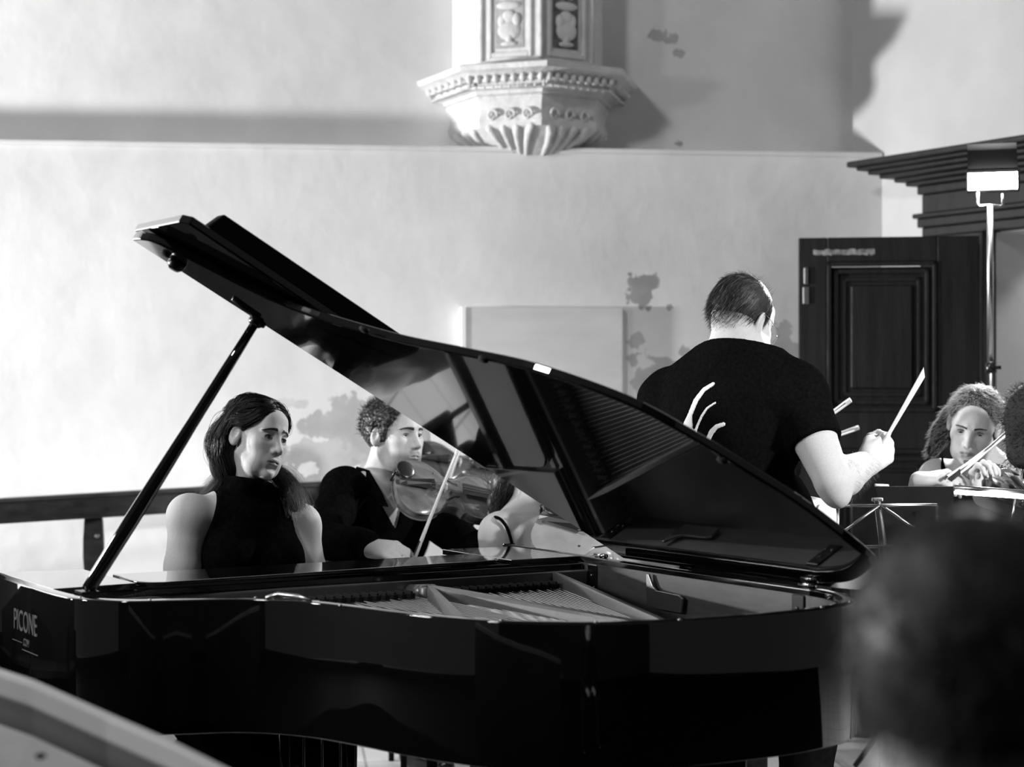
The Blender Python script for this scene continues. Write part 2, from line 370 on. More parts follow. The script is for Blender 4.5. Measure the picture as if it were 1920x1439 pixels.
# gadroons, rim beads, relief panels
def facet_pt(i, f, r, py_, out=0):
    ring = oct_ring(r, zp(py_), KD); a, b_ = ring[i], ring[i+1]; p = a*(1-f)+b_*f
    e_ = unit(b_-a); nrm = unit(A3([e_[1], -e_[0], 0])); 
    return p+nrm*out
for i in range(4):
    for j in range(4 if i in (1, 2) else 3):
        f = (j+.5)/(4 if i in (1, 2) else 3)
        mb = MB(); pts = [facet_pt(i, .5+(f-.5)*(.55+.45*k/5), r, y, .004) for k, (r, y) in enumerate([(.10, 279), (.19, 271), (.27, 253), (.33, 235), (.350, 228), (.36, 224)])]
        mb.tube(pts, [.006, .012, .017, .021, .020, .012], 8); mb.build('gadroon', M['stone'], pul, smooth=True)
for i in range(4):
    mb = MB(); nn = 9 if i in (1, 2) else 6
    for j in range(nn):
        f = (j+.5)/nn; p = facet_pt(i, f, .452, 147, .0); q = facet_pt(i, f, .475, 136, .0)
        mb.tube([p, (p+q)/2+A3([0, 0, .0]), q], [.010, .016, .009], 6)
        p2 = facet_pt(i, f+.45/nn, .44, 155, .002); mb.ell(p2, .008, n=6, m=4)
    mb.tube([facet_pt(i, .01, .458, 143), facet_pt(i, .99, .458, 143)], .008, 6); mb.tube([facet_pt(i, .01, .442, 155), facet_pt(i, .99, .442, 155)], .005, 6); mb.tube([facet_pt(i, .03, .458, 143), facet_pt(i, .03, .442, 155)], .006, 6)
    mb.build('bead_moulding', M['stone'], pul, smooth=True)
    if i in (1, 2):
        mb = MB()
        for dx in (-.28, 0, .28):       # leaf scrolls on the bowl's collar
            c = .5+dx
            pts = [facet_pt(i, c+.09*math.cos(t_)*(1-t_/9), .365, 205-14*math.sin(t_)*(1-t_/9), .006) for t_ in np.linspace(0, 6.5, 16)]
            mb.tube(pts, [.009*(1-k/24) for k in range(16)], 6)
        mb.build('scroll_relief', M['stone'], pul, smooth=True)
        # recessed panel and its relief
        dark = M['stone_dark'] if i == 2 else mat('relief_ground_light', .34, .9, noise=.3, scale=25)
        P = lambda f, y, o_: facet_pt(i, f, .345, y, o_)
        fr = MB()
        for (f0, f1, y0, y1) in [(.12, .18, -120, 92), (.80, .86, -120, 92), (.18, .80, 82, 92)]:
            fr.hexa([P(f0, y1, -.01), P(f1, y1, -.01), P(f1, y1, .012), P(f0, y1, .012), P(f0, y0, -.01), P(f1, y0, -.01), P(f1, y0, .012), P(f0, y0, .012)])
        bevel(fr.build('panel_frame', M['stone'], pul), .004)
        fr = MB(); fr.hexa([P(.24, 74, -.01), P(.72, 74, -.01), P(.72, 74, .003), P(.24, 74, .003), P(.24, -120, -.01), P(.72, -120, -.01), P(.72, -120, .003), P(.24, -120, .003)])
        fr.build('relief_ground', dark, pul)
        fr = MB()                       # vase and foliage relief
        for (f, y, rx, rz) in [(.48, 40, .055, .045), (.48, 14, .035, .03), (.48, -8, .06, .02), (.36, 22, .022, .03), (.60, 20, .02, .03), (.40, -30, .03, .025), (.56, -34, .03, .03), (.48, 66, .04, .012), (.48, 56, .018, .03)]:
            fr.ell(P(f, y, .004), (rx, .014, rz), basis(unit(oct_ring(1, 0)[i+1]-oct_ring(1, 0)[i]), unit(np.cross([0, 0, 1.], oct_ring(1, 0)[i+1]-oct_ring(1, 0)[i])), A3([0, 0, 1.])), 12, 8)
        fr.build('vase_relief', M['stone'], pul, smooth=True)
# corner pilaster lines
mb = MB()
for i, r in ((1, .347), (2, .348), (3, .347)):
    p = oct_ring(r, zp(96), KD)[i]; q = oct_ring(r, 4.6, KD)[i]; mb.tube([p, q], .012, 8)
mb.build('corner_moulding', M['stone'], pul, smooth=True)

# ------------------------------------------------------------------ grand piano   (u: bass -> treble, v: keyboard -> tail, z up)
PA = A3([0.1448, 5.0668]); pd = A3([-0.51751, 0.85568]); pe = A3([-0.85568, -0.51751])
def W(u, v, z): p = PA+pe*u-pd*v; return A3([p[0], p[1], z])
TH = math.radians(30.5); cT, sT = math.cos(TH), math.sin(TH)
def LD(q, v, n=0.0): return W(q*cT-n*sT, v, 1.004+q*sT+n*cT)
def uvbox(mb, u0, u1, v0, v1, z0, z1):
    mb.hexa([W(u0, v0, z0), W(u0, v1, z0), W(u1, v1, z0), W(u1, v0, z0), W(u0, v0, z1), W(u0, v1, z1), W(u1, v1, z1), W(u1, v0, z1)]); return mb
piano = empty('grand_piano', W(.75, .5, 0), 'polished black grand piano with its curved lid propped open', 'piano')
PV0 = -.27
curve = catmull([(1.500, .10), (1.500, .20), (1.495, .30), (1.478, .395), (1.406, .485), (1.313, .521), (1.189, .571), (1.099, .671), (1.05, .799), (1.01, .95), (.961, 1.085), (.901, 1.185), (.783, 1.288), (.642, 1.337), (.451, 1.358), (.316, 1.356), (.177, 1.325), (.08, 1.26), (.02, 1.16), (0.0, 1.05)], 6)
outer = [A3([0, PV0]), A3([0, .4])]+[c for c in curve[::-1]]+[A3([1.5, PV0])]        # ccw or cw, closed on the keyboard side by the arms
def inset(poly, dd):
    out = []
    m = len(poly)
    for i in range(m):
        a, b_, c = poly[max(i-1, 0)], poly[i], poly[min(i+1, m-1)]
        t_ = unit(c-a); nrm = A3([t_[1], -t_[0]]); out.append((b_, nrm))
    cen = A3([.7, .5]); res = []
    for p, nr in out:
        if nr@(cen-p) < 0: nr = -nr
        res.append(p+nr*dd)
    return res
def band(name, pts_o, pts_i, z0, z1, m, parent, bev=0):
    mb = MB(); n = len(pts_o); V = []
    for o_, i_ in zip(pts_o, pts_i): V += [W(*o_, z0), W(*o_, z1), W(*i_, z1), W(*i_, z0)]
    F = []
    for k in range(n-1):
        for j in range(4): F.append((k*4+j, k*4+(j+1) % 4, (k+1)*4+(j+1) % 4, (k+1)*4+j))
    F += [(0, 1, 2, 3), tuple((n-1)*4+j for j in (3, 2, 1, 0))]
    mb.add(V, F); o = mb.build(name, m, parent); 
    if bev: bevel(o, bev, 3, 40)
    shade_auto(o) if not bev else [setattr(p, 'use_smooth', True) for p in o.data.polygons]
    return o
from_in = inset(outer, .032)
rim = band('case', outer, from_in, .715, 1.0, M['lacquer'], piano, .004)
inl = band('inner_rim', from_in, inset(outer, .036), .86, .985, M['innerwood'], piano)
mb = MB(); n = len(from_in); mb.prism([W(*p, .72) for p in from_in], [W(*p, .75) for p in from_in]); mb.build('bottom_panel', M['satin_black'], piano)
mb = MB(); sb = [p for p in inset(outer, .037)]; mb.prism([W(*p, .86) for p in sb], [W(*p, .872) for p in sb]); mb.build('soundboard', M['sound'], piano)
# shoulder blocks either side of the music desk, desk shelf, stretcher, fallboard, keys
for nm, (u0, u1, v1) in (('treble_block', (1.270, 1.4685, .155)), ('bass_block', (.032, .243, .12))):
    mb = MB(); mb.hexa([W(u0, -.22, .985), W(u0, v1, .985), W(u1, v1+(.02 if u0 > 1 else 0), .985), W(u1, -.25, .985), W(u0, -.22, 1.0), W(u0, v1, 1.0), W(u1, v1+(.02 if u0 > 1 else 0), 1.0), W(u1, -.25, 1.0)])
    bevel(mb.build(nm, M['lacquer'], piano), .002)
desk = [(1.268, -.03)]+[(1.268-.035*math.sin(t_)*0, -.03) for t_ in ()]
dp = catmull([(1.255, .0), (1.262, .10), (1.250, .165), (1.215, .185)], 5)+[A3([.30, .115])]+catmull([(.285, .112), (.262, .085), (.258, .03), (.258, -.07)], 5)+[A3([1.255, -.05])]
mb = MB(); mb.prism([W(*p, .993) for p in dp], [W(*p, 1.002) for p in dp]); dk = mb.build('music_desk', M['lacquer'], piano); bevel(dk, .003, 3)
mb = MB(); uvbox(mb, .25, 1.28, .10, .125, .975, .99); uvbox(mb, .04, 1.46, .125, .15, .93, .984); bevel(mb.build('stretcher', M['lacquer'], piano), .002)
mb = MB(); uvbox(mb, .036, 1.464, -.235, -.205, .80, .965); bevel(mb.build('fallboard', M['lacquer'], piano), .004)
mb = MB(); uvbox(mb, .033, 1.467, -.42, .1, .715, .735); mb.build('key_bed', M['satin_black'], piano)
for u0 in (0, 1.45):
    mb = MB(); uvbox(mb, u0, u0+.05, -.42, PV0, .715, .86); bevel(mb.build('key_cheek', M['lacquer'], piano), .01)
keyw = (1.464-.036-.24)/52
mb = MB()
for i in range(52): uvbox(mb, .156+i*keyw+.0006, .156+(i+1)*keyw-.0006, -.40, -.24, .735, .752)
k_ = mb.build('white_keys', M['paper'], piano); k_['kind'] = 'stuff'
mb = MB()
for i in range(51):
    if (51-i) % 7 in (1, 2, 4, 5, 6): uvbox(mb, .156+(i+1)*keyw-.005, .156+(i+1)*keyw+.005, -.34, -.24, .752, .763)
k_ = mb.build('black_keys', M['ebony'], piano); k_['kind'] = 'stuff'
# iron plate: front wall, hitch border, braces
mb = MB(); uvbox(mb, .04, 1.46, .152, .172, .875, .968); bevel(mb.build('plate_flange', M['plate'], piano), .004)
bp_o = [p for p in inset(outer, .045)][6:-10]; bp_i = [p for p in inset(outer, .135)][6:-10]
band('plate_border', bp_o, bp_i, .893, .905, M['plate'], piano)
def brace(name, p0, p1, z0a, z1a, zb, wdt, flange=0):
    p0 = A3(p0); p1 = A3(p1); t_ = unit(p1-p0); s_ = A3([-t_[1], t_[0]])*wdt/2
    mb = MB(); K = 10; rings = []
    for k in range(K+1):
        f = k/K; p = p0+(p1-p0)*f; zt = z0a+(z1a-z0a)*f; r = .35 if k in (0, K) else 1
        ss = s_*r
        sec = [(-1-flange, zb), (-1-flange, zb+.008), (-1, zb+.02), (-1, zt-.006), (-.7, zt), (.7, zt), (1, zt-.006), (1, zb+.02), (1+flange, zb+.008), (1+flange, zb)]
        rings.append([W(*(p+ss*a), z) for a, z in sec])
    mb.loft(rings); o = mb.build(name, M['plate'], piano, smooth=True); shade_auto(o); return o
brace('plate_brace', (.147, .17), (.455, 1.14), .970, .955, .893, .018)
brace('plate_brace', (.570, .29), (.455, 1.12), .968, .952, .893, .036, .9)
brace('plate_brace', (.575, .28), (.84, .965), .968, .955, .893, .022)
mb = MB(); mb.tube([W(.572, .272, .90), W(.572, .272, .962), W(.572, .272, .968)], [.026, .024, .018], 14); mb.build('brace_head', M['plate'], piano, smooth=True)
mb = MB(); mb.tube([W(.567, .172, .94), W(.57, .27, .95)], .02, 10); mb.build('brace_neck', M['plate'], piano, smooth=True)
mb = MB(); mb.tube([W(.455, 1.12, .945), W(.47, 1.2, .93), W(.48, 1.27, .905)], [.022, .018, .014], 10); mb.build('brace_foot', M['plate'], piano, smooth=True)
mb = MB(); mb.lathe(W(.455, 1.15, .93), [(.017, 0), (.017, .01), (.011, .014), (.011, .026), (.004, .03)], 6); mb.build('plate_bolt', M['ebony'], piano)
# long bass bridge and strings, dampers in two groups
brg = catmull([(1.36, .34), (1.14, .50), (.98, .68), (.86, .88), (.74, 1.05), (.60, 1.16)], 8)
mb = MB(); mb.loft([[W(p[0]-.012, p[1], .872), W(p[0]+.012, p[1], .872), W(p[0]+.007, p[1], .934), W(p[0]-.007, p[1], .934)] for p in brg]); mb.build('bridge', M['pale'], piano)
NS = 96
for i in range(NS):
    f = i/(NS-1); u0 = .14+1.28*f
    L_ = PV0
    if u0 < .55: u1 = u0+.30*(1-(u0-.14)/.5)+.02; v1 = 1.22-.02*f
    else: u1 = u0-.04*(1-f)+.0; v1 = np.interp(u0, [.5, .62, .75, .88, .95, 1.0, 1.06, 1.12, 1.3, 1.44], [1.24, 1.22, 1.18, 1.05, .93, .80, .66, .55, .44, .36])
    r = .0011 if u0 < .55 else .0008
    mb = MB(); mb.tube([W(u0, .175, .938), W(u1, v1, .932 if u0 < .55 else .936)], r, 4, caps=False)
    mb.build('string', M['wound'], piano)
mb_done = 0
for i in range(46):
    u = .20+i*.023
    if .52 < u < .60: continue
    mb = MB(); uvbox(mb, u, u+.014, .235, .285, .939, .951); uvbox(mb, u+.004, u+.010, .24, .28, .950, .956); bevel(mb.build('damper', M['felt'], piano), .001, 1)
# hinges on the bass side, brass prop catch, case buttons
for hv in (.19, 1.02):
    mb = MB()
    uvbox(mb, .033, .040, hv-.022, hv+.022, .90, .985)
    o = bevel(mb.build('hinge_plate', M['satin_black'], piano), .004)
    mb = MB(); mb.tube([W(.012, hv-.026, 1.006), W(.012, hv+.026, 1.006)], .006, 10)
    hb = mb.build('hinge', M['chrome'], piano, smooth=True)
    mb = MB()
    for dv, dz in ((-.011, .925), (.011, .925), (0, .955)): mb.ell(W(.041, hv+dv, dz), .0035, n=8, m=6)
    mb.build('screw', M['chrome'], piano, smooth=True)
    mb = MB(); mb.tube([W(.034, hv-.022, .982), W(.034, hv+.022, .982)], .003, 6); mb.build('hinge_edge', M['nickel'], piano)
for uu, vv in ((1.472, .375), (1.36, .493), (1.155, .575), (1.06, .79), (.90, 1.17), (.76, 1.288), (.60, 1.34), (.23, 1.325), (.115, 1.28)):
    mb = MB(); mb.lathe(W(uu-.0, vv, .9985), [(.004, 0), (.004, .003), (.002, .0045)], 10); mb.build('case_button', M['nickel'], piano, smooth=True)
mb = MB(); mb.tube([W(1.145, .606, 1.002), W(1.12, .612, 1.008), W(1.09, .65, 1.006), W(1.08, .69, 1.002)], [.005, .007, .006, .004], 8); mb.build('lid_catch', M['nickel'], piano, smooth=True)
# pale bracket fixed to the inner rim
bk = [(0.555, .90), (.66, .90), (.665, .935), (.655, .942), (.585, .945), (.573, .955), (.560, .982), (.553, .982)]
bk = [(.45+(x-.553)*1.35, z) for x, z in bk]
mb = MB(); mb.prism([W(.045, x, z) for x, z in bk], [W(.051, x, z) for x, z in bk]); bevel(mb.build('support_bracket', M['nickel'], piano), .001)
# lettering on the treble side
def text(name, body, loc, ux, uz, size, m, parent, off=0.0):
    cu = bpy.data.curves.new(name, 'FONT'); cu.body = body; cu.size = size; cu.align_x = 'CENTER'; cu.extrude = .0004
    o = bpy.data.objects.new(name+'_tmp', cu); C.objects.link(o)
    dg = bpy.context.evaluated_depsgraph_get(); me = bpy.data.meshes.new_from_object(o.evaluated_get(dg)); me.name = name
    bpy.data.objects.remove(o)
    ux = unit(ux); uz = unit(uz); un = np.cross(ux, uz); org = ORG[parent.name]
    for v_ in me.vertices:
        p = A3(loc, float)+ux*v_.co.x*.74+uz*v_.co.y+un*v_.co.z; v_.co = Vector(p-org)
    me.materials.clear(); me.materials.append(m)
    q = bpy.data.objects.new(name, me); C.objects.link(q); q.parent = parent; ORG[q.name] = org; return q
ux = -pd*1.0; ux = A3([ux[0], ux[1], 0]); 
TL = lambda v_, z: W(1.5012, v_, z)
def u_on(v_): return 1.5
text('lettering', 'PICONE', W(1.5010, .070, .893), ux, (0, 0, 1), .068, M['gold'], piano)
text('lettering', '.COM', W(1.5010, .076, .862), ux, (0, 0, 1), .024, M['gold'], piano)
mb = MB(); uvbox(mb, 1.5005, 1.501, -.03, .045, .866, .8675); uvbox(mb, 1.5005, 1.501, .045, .165, .851, .8525); mb.build('lettering', M['gold'], piano)
# prop stick
P0 = W(1.425, .275, 1.002); P1 = LD(1.210, .30, -.012)
P1 = A3(LD(1.228, .40, -.010)); 
ax = unit(P1-P0); LEN = np.linalg.norm(P1-P0)
side = unit(np.cross(ax, A3([0.3, 1, 0]))); thick = np.cross(ax, side)
prof = [(0, .012, .012), (.02, .0155, .013), (.25, .0165, .013), (.45, .0145, .012), (.6, .0125, .011), (.8, .011, .0105), (.97, .009, .009)]
mb = MB(); rings = []
for f, a, b_ in prof:
    c = P0+ax*LEN*f; rings.append([c+side*a*math.copysign(abs(math.cos(t_))**.6, math.cos(t_))+thick*b_*math.copysign(abs(math.sin(t_))**.6, math.sin(t_)) for t_ in np.linspace(0, 2*math.pi, 13)[:-1]])
mb.loft(rings); mb.build('prop_stick', M['lacquer'], piano, smooth=True)
mb = MB(); c = P0+ax*LEN*.965; mb.tube([c-ax*.012, c-ax*.006, c+ax*.006, c+ax*.012], [.012, .018, .018, .012], 12); mb.tube([c, c-side*.022], .007, 8); mb.build('prop_knuckle', M['satin_black'], piano, smooth=True)
mb = MB(); mb.tube([P0+ax*LEN*.98, P0+ax*LEN*.98+unit(LD(1.27, .40, -.008)-LD(1.228, .40, -.01))*.075], [.009, .007], 8); mb.build('prop_tip', M['satin_black'], piano, smooth=True)
mb = MB(); mb.box(P0+A3([0, 0, -.002]), (.05, .04, .006), basis(A3([*pd, 0]), A3([*pe, 0]), A3([0, 0, -1.]))); mb.build('prop_base', M['satin_black'], piano)
# lid: main board with the outline of the case, hinged on the bass side
lc = catmull([(1.525, .243), (1.520, .30), (1.495, .345), (1.40, .395), (1.271, .460), (1.183, .545), (1.108, .675), (1.056, .79), (1.004, .955), (.939, 1.135), (.811, 1.30), (.674, 1.357), (.547, 1.385), (.415, 1.405), (.26, 1.395), (.15, 1.37), (.06, 1.30), (.01, 1.2), (-.005, 1.1)], 6)
lp = [A3([-.005, .27]), ]+[A3([-.005, 1.0])]+lc[::-1]+[A3([.864, .262]), A3([.39, .272])]
mb = MB(); mb.prism([LD(*p, .002) for p in lp], [LD(*p, .022) for p in lp]); lid = mb.build('lid', M['lacquer'], piano); bevel(lid, .005, 3, 30)
fl_ = [(-.005, .262), (-.005, .53), (1.512, .53), (1.525, .50), (1.525, .225), (1.51, .215), (.864, .235)]
mb = MB(); mb.prism([LD(*p, .027) for p in fl_], [LD(*p, .047) for p in fl_]); flp = mb.build('lid_flap', M['lacquer'], piano); bevel(flp, .004, 3, 30)
mb = MB(); ll = [(.0, .047), (.0, .092), (1.452, .092), (1.472, .047)]
mb.prism([LD(a, .485, n_) for a, n_ in ll], [LD(a, .522, n_) for a, n_ in ll]); bevel(mb.build('flap_lip', M['matte_black'], piano), .003)
mb = MB()
for q in (.35, .85, 1.3): mb.tube([LD(q-.06, .235, .024), LD(q+.06, .235, .024)], .004, 8)
mb.build('flap_hinge', M['chrome'], piano, smooth=True)
for q, v_ in ((1.46, .315), (1.12, .71), (.99, 1.02), (.60, 1.365)):
    mb = MB(); mb.lathe(LD(q, v_, .003), [(.011, 0), (.011, -.006), (.006, -.009)], 12, basis(A3([pe[0]*cT, pe[1]*cT, sT]), A3([*(-pd), 0]), A3([-pe[0]*sT, -pe[1]*sT, cT]))); mb.build('lid_button', M['felt'], piano, smooth=True)
mb = MB(); c_ = LD(1.425, .305, .002); nn_ = unit(LD(0, 0, -1)-LD(0, 0, 0)); mb.tube([c_, c_+nn_*.012, c_+nn_*.02], [.022, .02, .012], 14); mb.build('prop_cup', M['satin_black'], piano, smooth=True)
# legs, lyre
def leg(u, v):
    mb = MB()
    for (a, b_, z) in ((.06, .06, .715), (.06, .06, .62), (.042, .042, .60), (.032, .032, .12), (.036, .036, .10), (.03, .03, .09)): pass
    rings = [[W(u+a*sx, v+a*sy, z) for sx, sy in ((-1, -1), (-1, 1), (1, 1), (1, -1))] for a, z in ((.062, .716), (.062, .62), (.05, .61), (.034, .12), (.04, .11), (.04, .085))]
    mb.loft(rings); o = bevel(mb.build('leg', M['lacquer'], piano), .004)
    mb = MB(); c = W(u, v, .035); mb.tube([c+A3([0, -.018, 0]), c+A3([0, .018, 0])], .035, 20); mb.tube([c+A3([0, 0, .02]), W(u, v, .09)], .012, 8)
    cs = mb.build('caster', M['brass'], o, smooth=True)
leg(.12, -.12); leg(1.38, -.12); leg(.38, 1.13)
mb = MB(); uvbox(mb, .55, .95, -.05, .07, .685, .716); uvbox(mb, .62, .88, -.02, .08, .07, .13); bevel(mb.build('lyre_box', M['lacquer'], piano), .004)
for u in (.66, .84):
    mb = MB(); mb.tube([W(u, .03, .70), W(u, .03, .4), W(u, .03, .12)], [.018, .013, .018], 10); mb.build('lyre_post', M['lacquer'], piano, smooth=True)
for u in (.70, .75, .80):
    mb = MB(); mb.tube([W(u, .05, .70), W(u, .05, .12)], .0035, 6); mb.tube([W(u, .05, .70), W(u, .05, .64)], .007, 8); mb.build('pedal_rod', M['chrome'], piano, smooth=True)
    mb = MB(); mb.tube([W(u, -.02, .085), W(u, -.12, .08), W(u, -.17, .07)], [.006, .01, .012], 8, sx=1.6); mb.build('pedal', M['brass'], piano, smooth=True)

# piano stool
def pstool():
    c = W(.75, -.62, 0); st_ = empty('piano_stool', c, 'black padded piano stool under the dark haired woman', 'stool')
    R = basis(A3([*pe, 0]), A3([*(-pd), 0]), A3([0, 0, 1.]))
    mb = MB(); mb.box(c+A3([0, 0, .455]), (.56, .34, .06), R); bevel(mb.build('seat', M['satin_black'], st_), .02, 3)
    mb = MB(); mb.box(c+A3([0, 0, .40]), (.5, .28, .05), R); mb.build('frame', M['lacquer'], st_)
    for sx in (-1, 1):
        for sy in (-1, 1):
            mb = MB(); p = c+R@A3([sx*.22, sy*.12, 0]); mb.tube([p+A3([0, 0, .4]), p], [.022, .016], 8); mb.build('leg', M['lacquer'], st_)
pstool()

# ------------------------------------------------------------------ implicit-surface modelling of bodies
class SDF:
    def __init__(s): s.ops = []
    def _add(s, fn, lo, hi, k, sub=False, m=.045): s.ops.append((fn, A3(lo)-k-m, A3(hi)+k+m, k, sub)); return s
    def cap(s, a, b_, ra, rb=None, k=.02, sub=False):
        a = A3(a, float); b_ = A3(b_, float); rb = ra if rb is None else rb; d_ = b_-a; L2 = max(d_@d_, 1e-9); rm = max(ra, rb)
        def fn(X, Y, Z):
            t_ = np.clip(((X-a[0])*d_[0]+(Y-a[1])*d_[1]+(Z-a[2])*d_[2])/L2, 0, 1)
            return np.sqrt((X-a[0]-t_*d_[0])**2+(Y-a[1]-t_*d_[1])**2+(Z-a[2]-t_*d_[2])**2)-(ra+(rb-ra)*t_)
        return s._add(fn, np.minimum(a, b_)-rm, np.maximum(a, b_)+rm, k, sub)
    def chain(s, P, R, k=.02, sub=False):
        for i in range(len(P)-1): s.cap(P[i], P[i+1], R[i], R[i+1], k, sub)
        return s
    def ell(s, c, r, R=None, k=.02, sub=False):
        c = A3(c, float); r = A3(r, float)*np.ones(3); R = np.eye(3) if R is None else R; rm = r.max()
        def fn(X, Y, Z):
            x, y, z = X-c[0], Y-c[1], Z-c[2]
            q = [x*R[0, j]+y*R[1, j]+z*R[2, j] for j in range(3)]
            k0 = np.sqrt((q[0]/r[0])**2+(q[1]/r[1])**2+(q[2]/r[2])**2)
            k1 = np.sqrt((q[0]/r[0]**2)**2+(q[1]/r[1]**2)**2+(q[2]/r[2]**2)**2)+1e-9
            return k0*(k0-1)/k1
        ext = np.abs(R)@r
        return s._add(fn, c-ext, c+ext, k, sub)
    def bounds(s):
        lo = np.min([o[1] for o in s.ops if not o[4]], 0); hi = np.max([o[2] for o in s.ops if not o[4]], 0); return lo, hi
    def grid(s, lo, hi, res):
        n = np.ceil((A3(hi)-A3(lo))/res).astype(int)+1
        ax = [(lo[i]+np.arange(n[i])*res).astype(np.float32) for i in range(3)]
        V = np.full(n, .2, np.float32)
        for fn, l, h, k, sub in s.ops:
            i0 = [max(0, int((l[i]-lo[i])/res)) for i in range(3)]; i1 = [min(n[i], int((h[i]-lo[i])/res)+2) for i in range(3)]
            if any(i1[i] <= i0[i] for i in range(3)): continue
            sl = tuple(slice(i0[i], i1[i]) for i in range(3))
            X = ax[0][sl[0]][:, None, None]; Y = ax[1][sl[1]][None, :, None]; Z = ax[2][sl[2]][None, None, :]
            d_ = fn(X, Y, Z); v = V[sl]
            if sub:
                d_ = -d_; hh = np.clip(.5+.5*(d_-v)/k, 0, 1); V[sl] = v*(1-hh)+d_*hh+k*hh*(1-hh)
            else:
                hh = np.clip(.5+.5*(v-d_)/k, 0, 1); V[sl] = v*(1-hh)+d_*hh-k*hh*(1-hh)
        return ax, V
def nets(ax, V):
    """surface nets: grid of signed distances -> vertices and quads"""
    S = V < 0; nx, ny, nz = V.shape; res = ax[0][1]-ax[0][0]
    cnt = np.zeros((nx-1, ny-1, nz-1), np.int8)
    for a in (0, 1):
        for b_ in (0, 1):
            for c in (0, 1): cnt += S[a:nx-1+a, b_:ny-1+b_, c:nz-1+c]
    act = (cnt > 0) & (cnt < 8); idx = np.argwhere(act)
    if len(idx) == 0: return np.zeros((0, 3)), np.zeros((0, 4), int)
    num = -np.ones(act.shape, np.int64); num[act] = np.arange(len(idx))
    P = np.zeros((len(idx), 3)); Wt = np.zeros(len(idx))
    cor = [(a, b_, c) for a in (0, 1) for b_ in (0, 1) for c in (0, 1)]
    for p in cor:
        for axi in range(3):
            if p[axi]: continue
            q = list(p); q[axi] = 1
            v0 = V[idx[:, 0]+p[0], idx[:, 1]+p[1], idx[:, 2]+p[2]]; v1 = V[idx[:, 0]+q[0], idx[:, 1]+q[1], idx[:, 2]+q[2]]
            m_ = (v0 < 0) != (v1 < 0); t_ = np.where(m_, v0/np.where(m_, v0-v1, 1), 0)
            pos = np.tile(A3(p, float), (len(idx), 1)); pos[:, axi] = t_
            P += pos*m_[:, None]; Wt += m_
    P = (P/Wt[:, None]+idx)*res+A3([ax[0][0], ax[1][0], ax[2][0]])
    Q = []
    for axi in range(3):
        o1, o2 = [(1, 2), (2, 0), (0, 1)][axi]
        sl0 = [slice(None)]*3; sl1 = [slice(None)]*3; sl0[axi] = slice(0, -1); sl1[axi] = slice(1, None)
        e0 = S[tuple(sl0)]; e1 = S[tuple(sl1)]; ch = e0 != e1
        ii = np.argwhere(ch); ok = (ii[:, o1] > 0) & (ii[:, o2] > 0) & (ii[:, o1] < act.shape[o1]) & (ii[:, o2] < act.shape[o2]); ii = ii[ok]
        def cell(d1, d2):
            j = ii.copy(); j[:, o1] -= d1; j[:, o2] -= d2; return num[j[:, 0], j[:, 1], j[:, 2]]
        q = np.stack([cell(1, 1), cell(0, 1), cell(0, 0), cell(1, 0)], 1)
        fl = ~e0[ii[:, 0], ii[:, 1], ii[:, 2]]
        q[fl] = q[fl][:, ::-1]; Q.append(q)
    Q = np.concatenate(Q); Q = Q[(Q >= 0).all(1)]
    return P, Q
def sdf_mesh(name, S, res, m, parent, lo=None, hi=None, post=None, smooth=2):
    l, h = S.bounds(); lo = l if lo is None else np.maximum(l, lo); hi = h if hi is None else np.minimum(h, hi)
    ax, V = S.grid(lo, hi, res)
    if post is not None: V = post(ax[0][:, None, None], ax[1][None, :, None], ax[2][None, None, :], V).astype(np.float32)
    P, Q = nets(ax, V)
    if smooth: P = relax(P, Q, smooth)
    return link_mesh(name, P, None, m, parent, True, quads=Q), P
def relax(P, Q, it):
    E = np.concatenate([Q[:, [0, 1]], Q[:, [1, 2]], Q[:, [2, 3]], Q[:, [3, 0]]]); n = len(P)
    deg = np.bincount(E[:, 0], minlength=n)+np.bincount(E[:, 1], minlength=n); deg = np.maximum(deg, 1)
    for lam in [.5, -.52]*it:
        A = np.zeros_like(P)
        for c in range(3): A[:, c] = np.bincount(E[:, 0], P[E[:, 1], c], n)+np.bincount(E[:, 1], P[E[:, 0], c], n)
        P = P+lam*(A/deg[:, None]-P)
    return P
def folds(X, Y, Z, amp, f=38, seed=0):
    r = np.random.default_rng(seed); v = 0
    for i in range(5):
        d_ = r.normal(size=3); d_ /= np.linalg.norm(d_); ff = f*(.6+.9*r.random())
        v = v+np.sin((X*d_[0]+Y*d_[1]+Z*d_[2]*.5)*ff+6*r.random()+1.5*np.sin((X*d_[1]+Z*d_[0])*ff*.5))
    return v*amp/2.5
class Frame:
    def __init__(s, pos, yaw, pitch=0, roll=0, sc_=1.0):
        s.p = A3(pos, float); s.s = sc_
        s.R = rotm('Z', yaw)@rotm('X', pitch)@rotm('Y', roll)@basis(A3([-1., 0, 0]), A3([0, -1., 0]), A3([0, 0, 1.]))
    def __call__(s, x, y=None, z=None):
        q = A3(x if y is None else [x, y, z], float); return s.p+s.R@(q*s.s)
    def inv(s, P): return ((np.asarray(P)-s.p)@s.R)/s.s
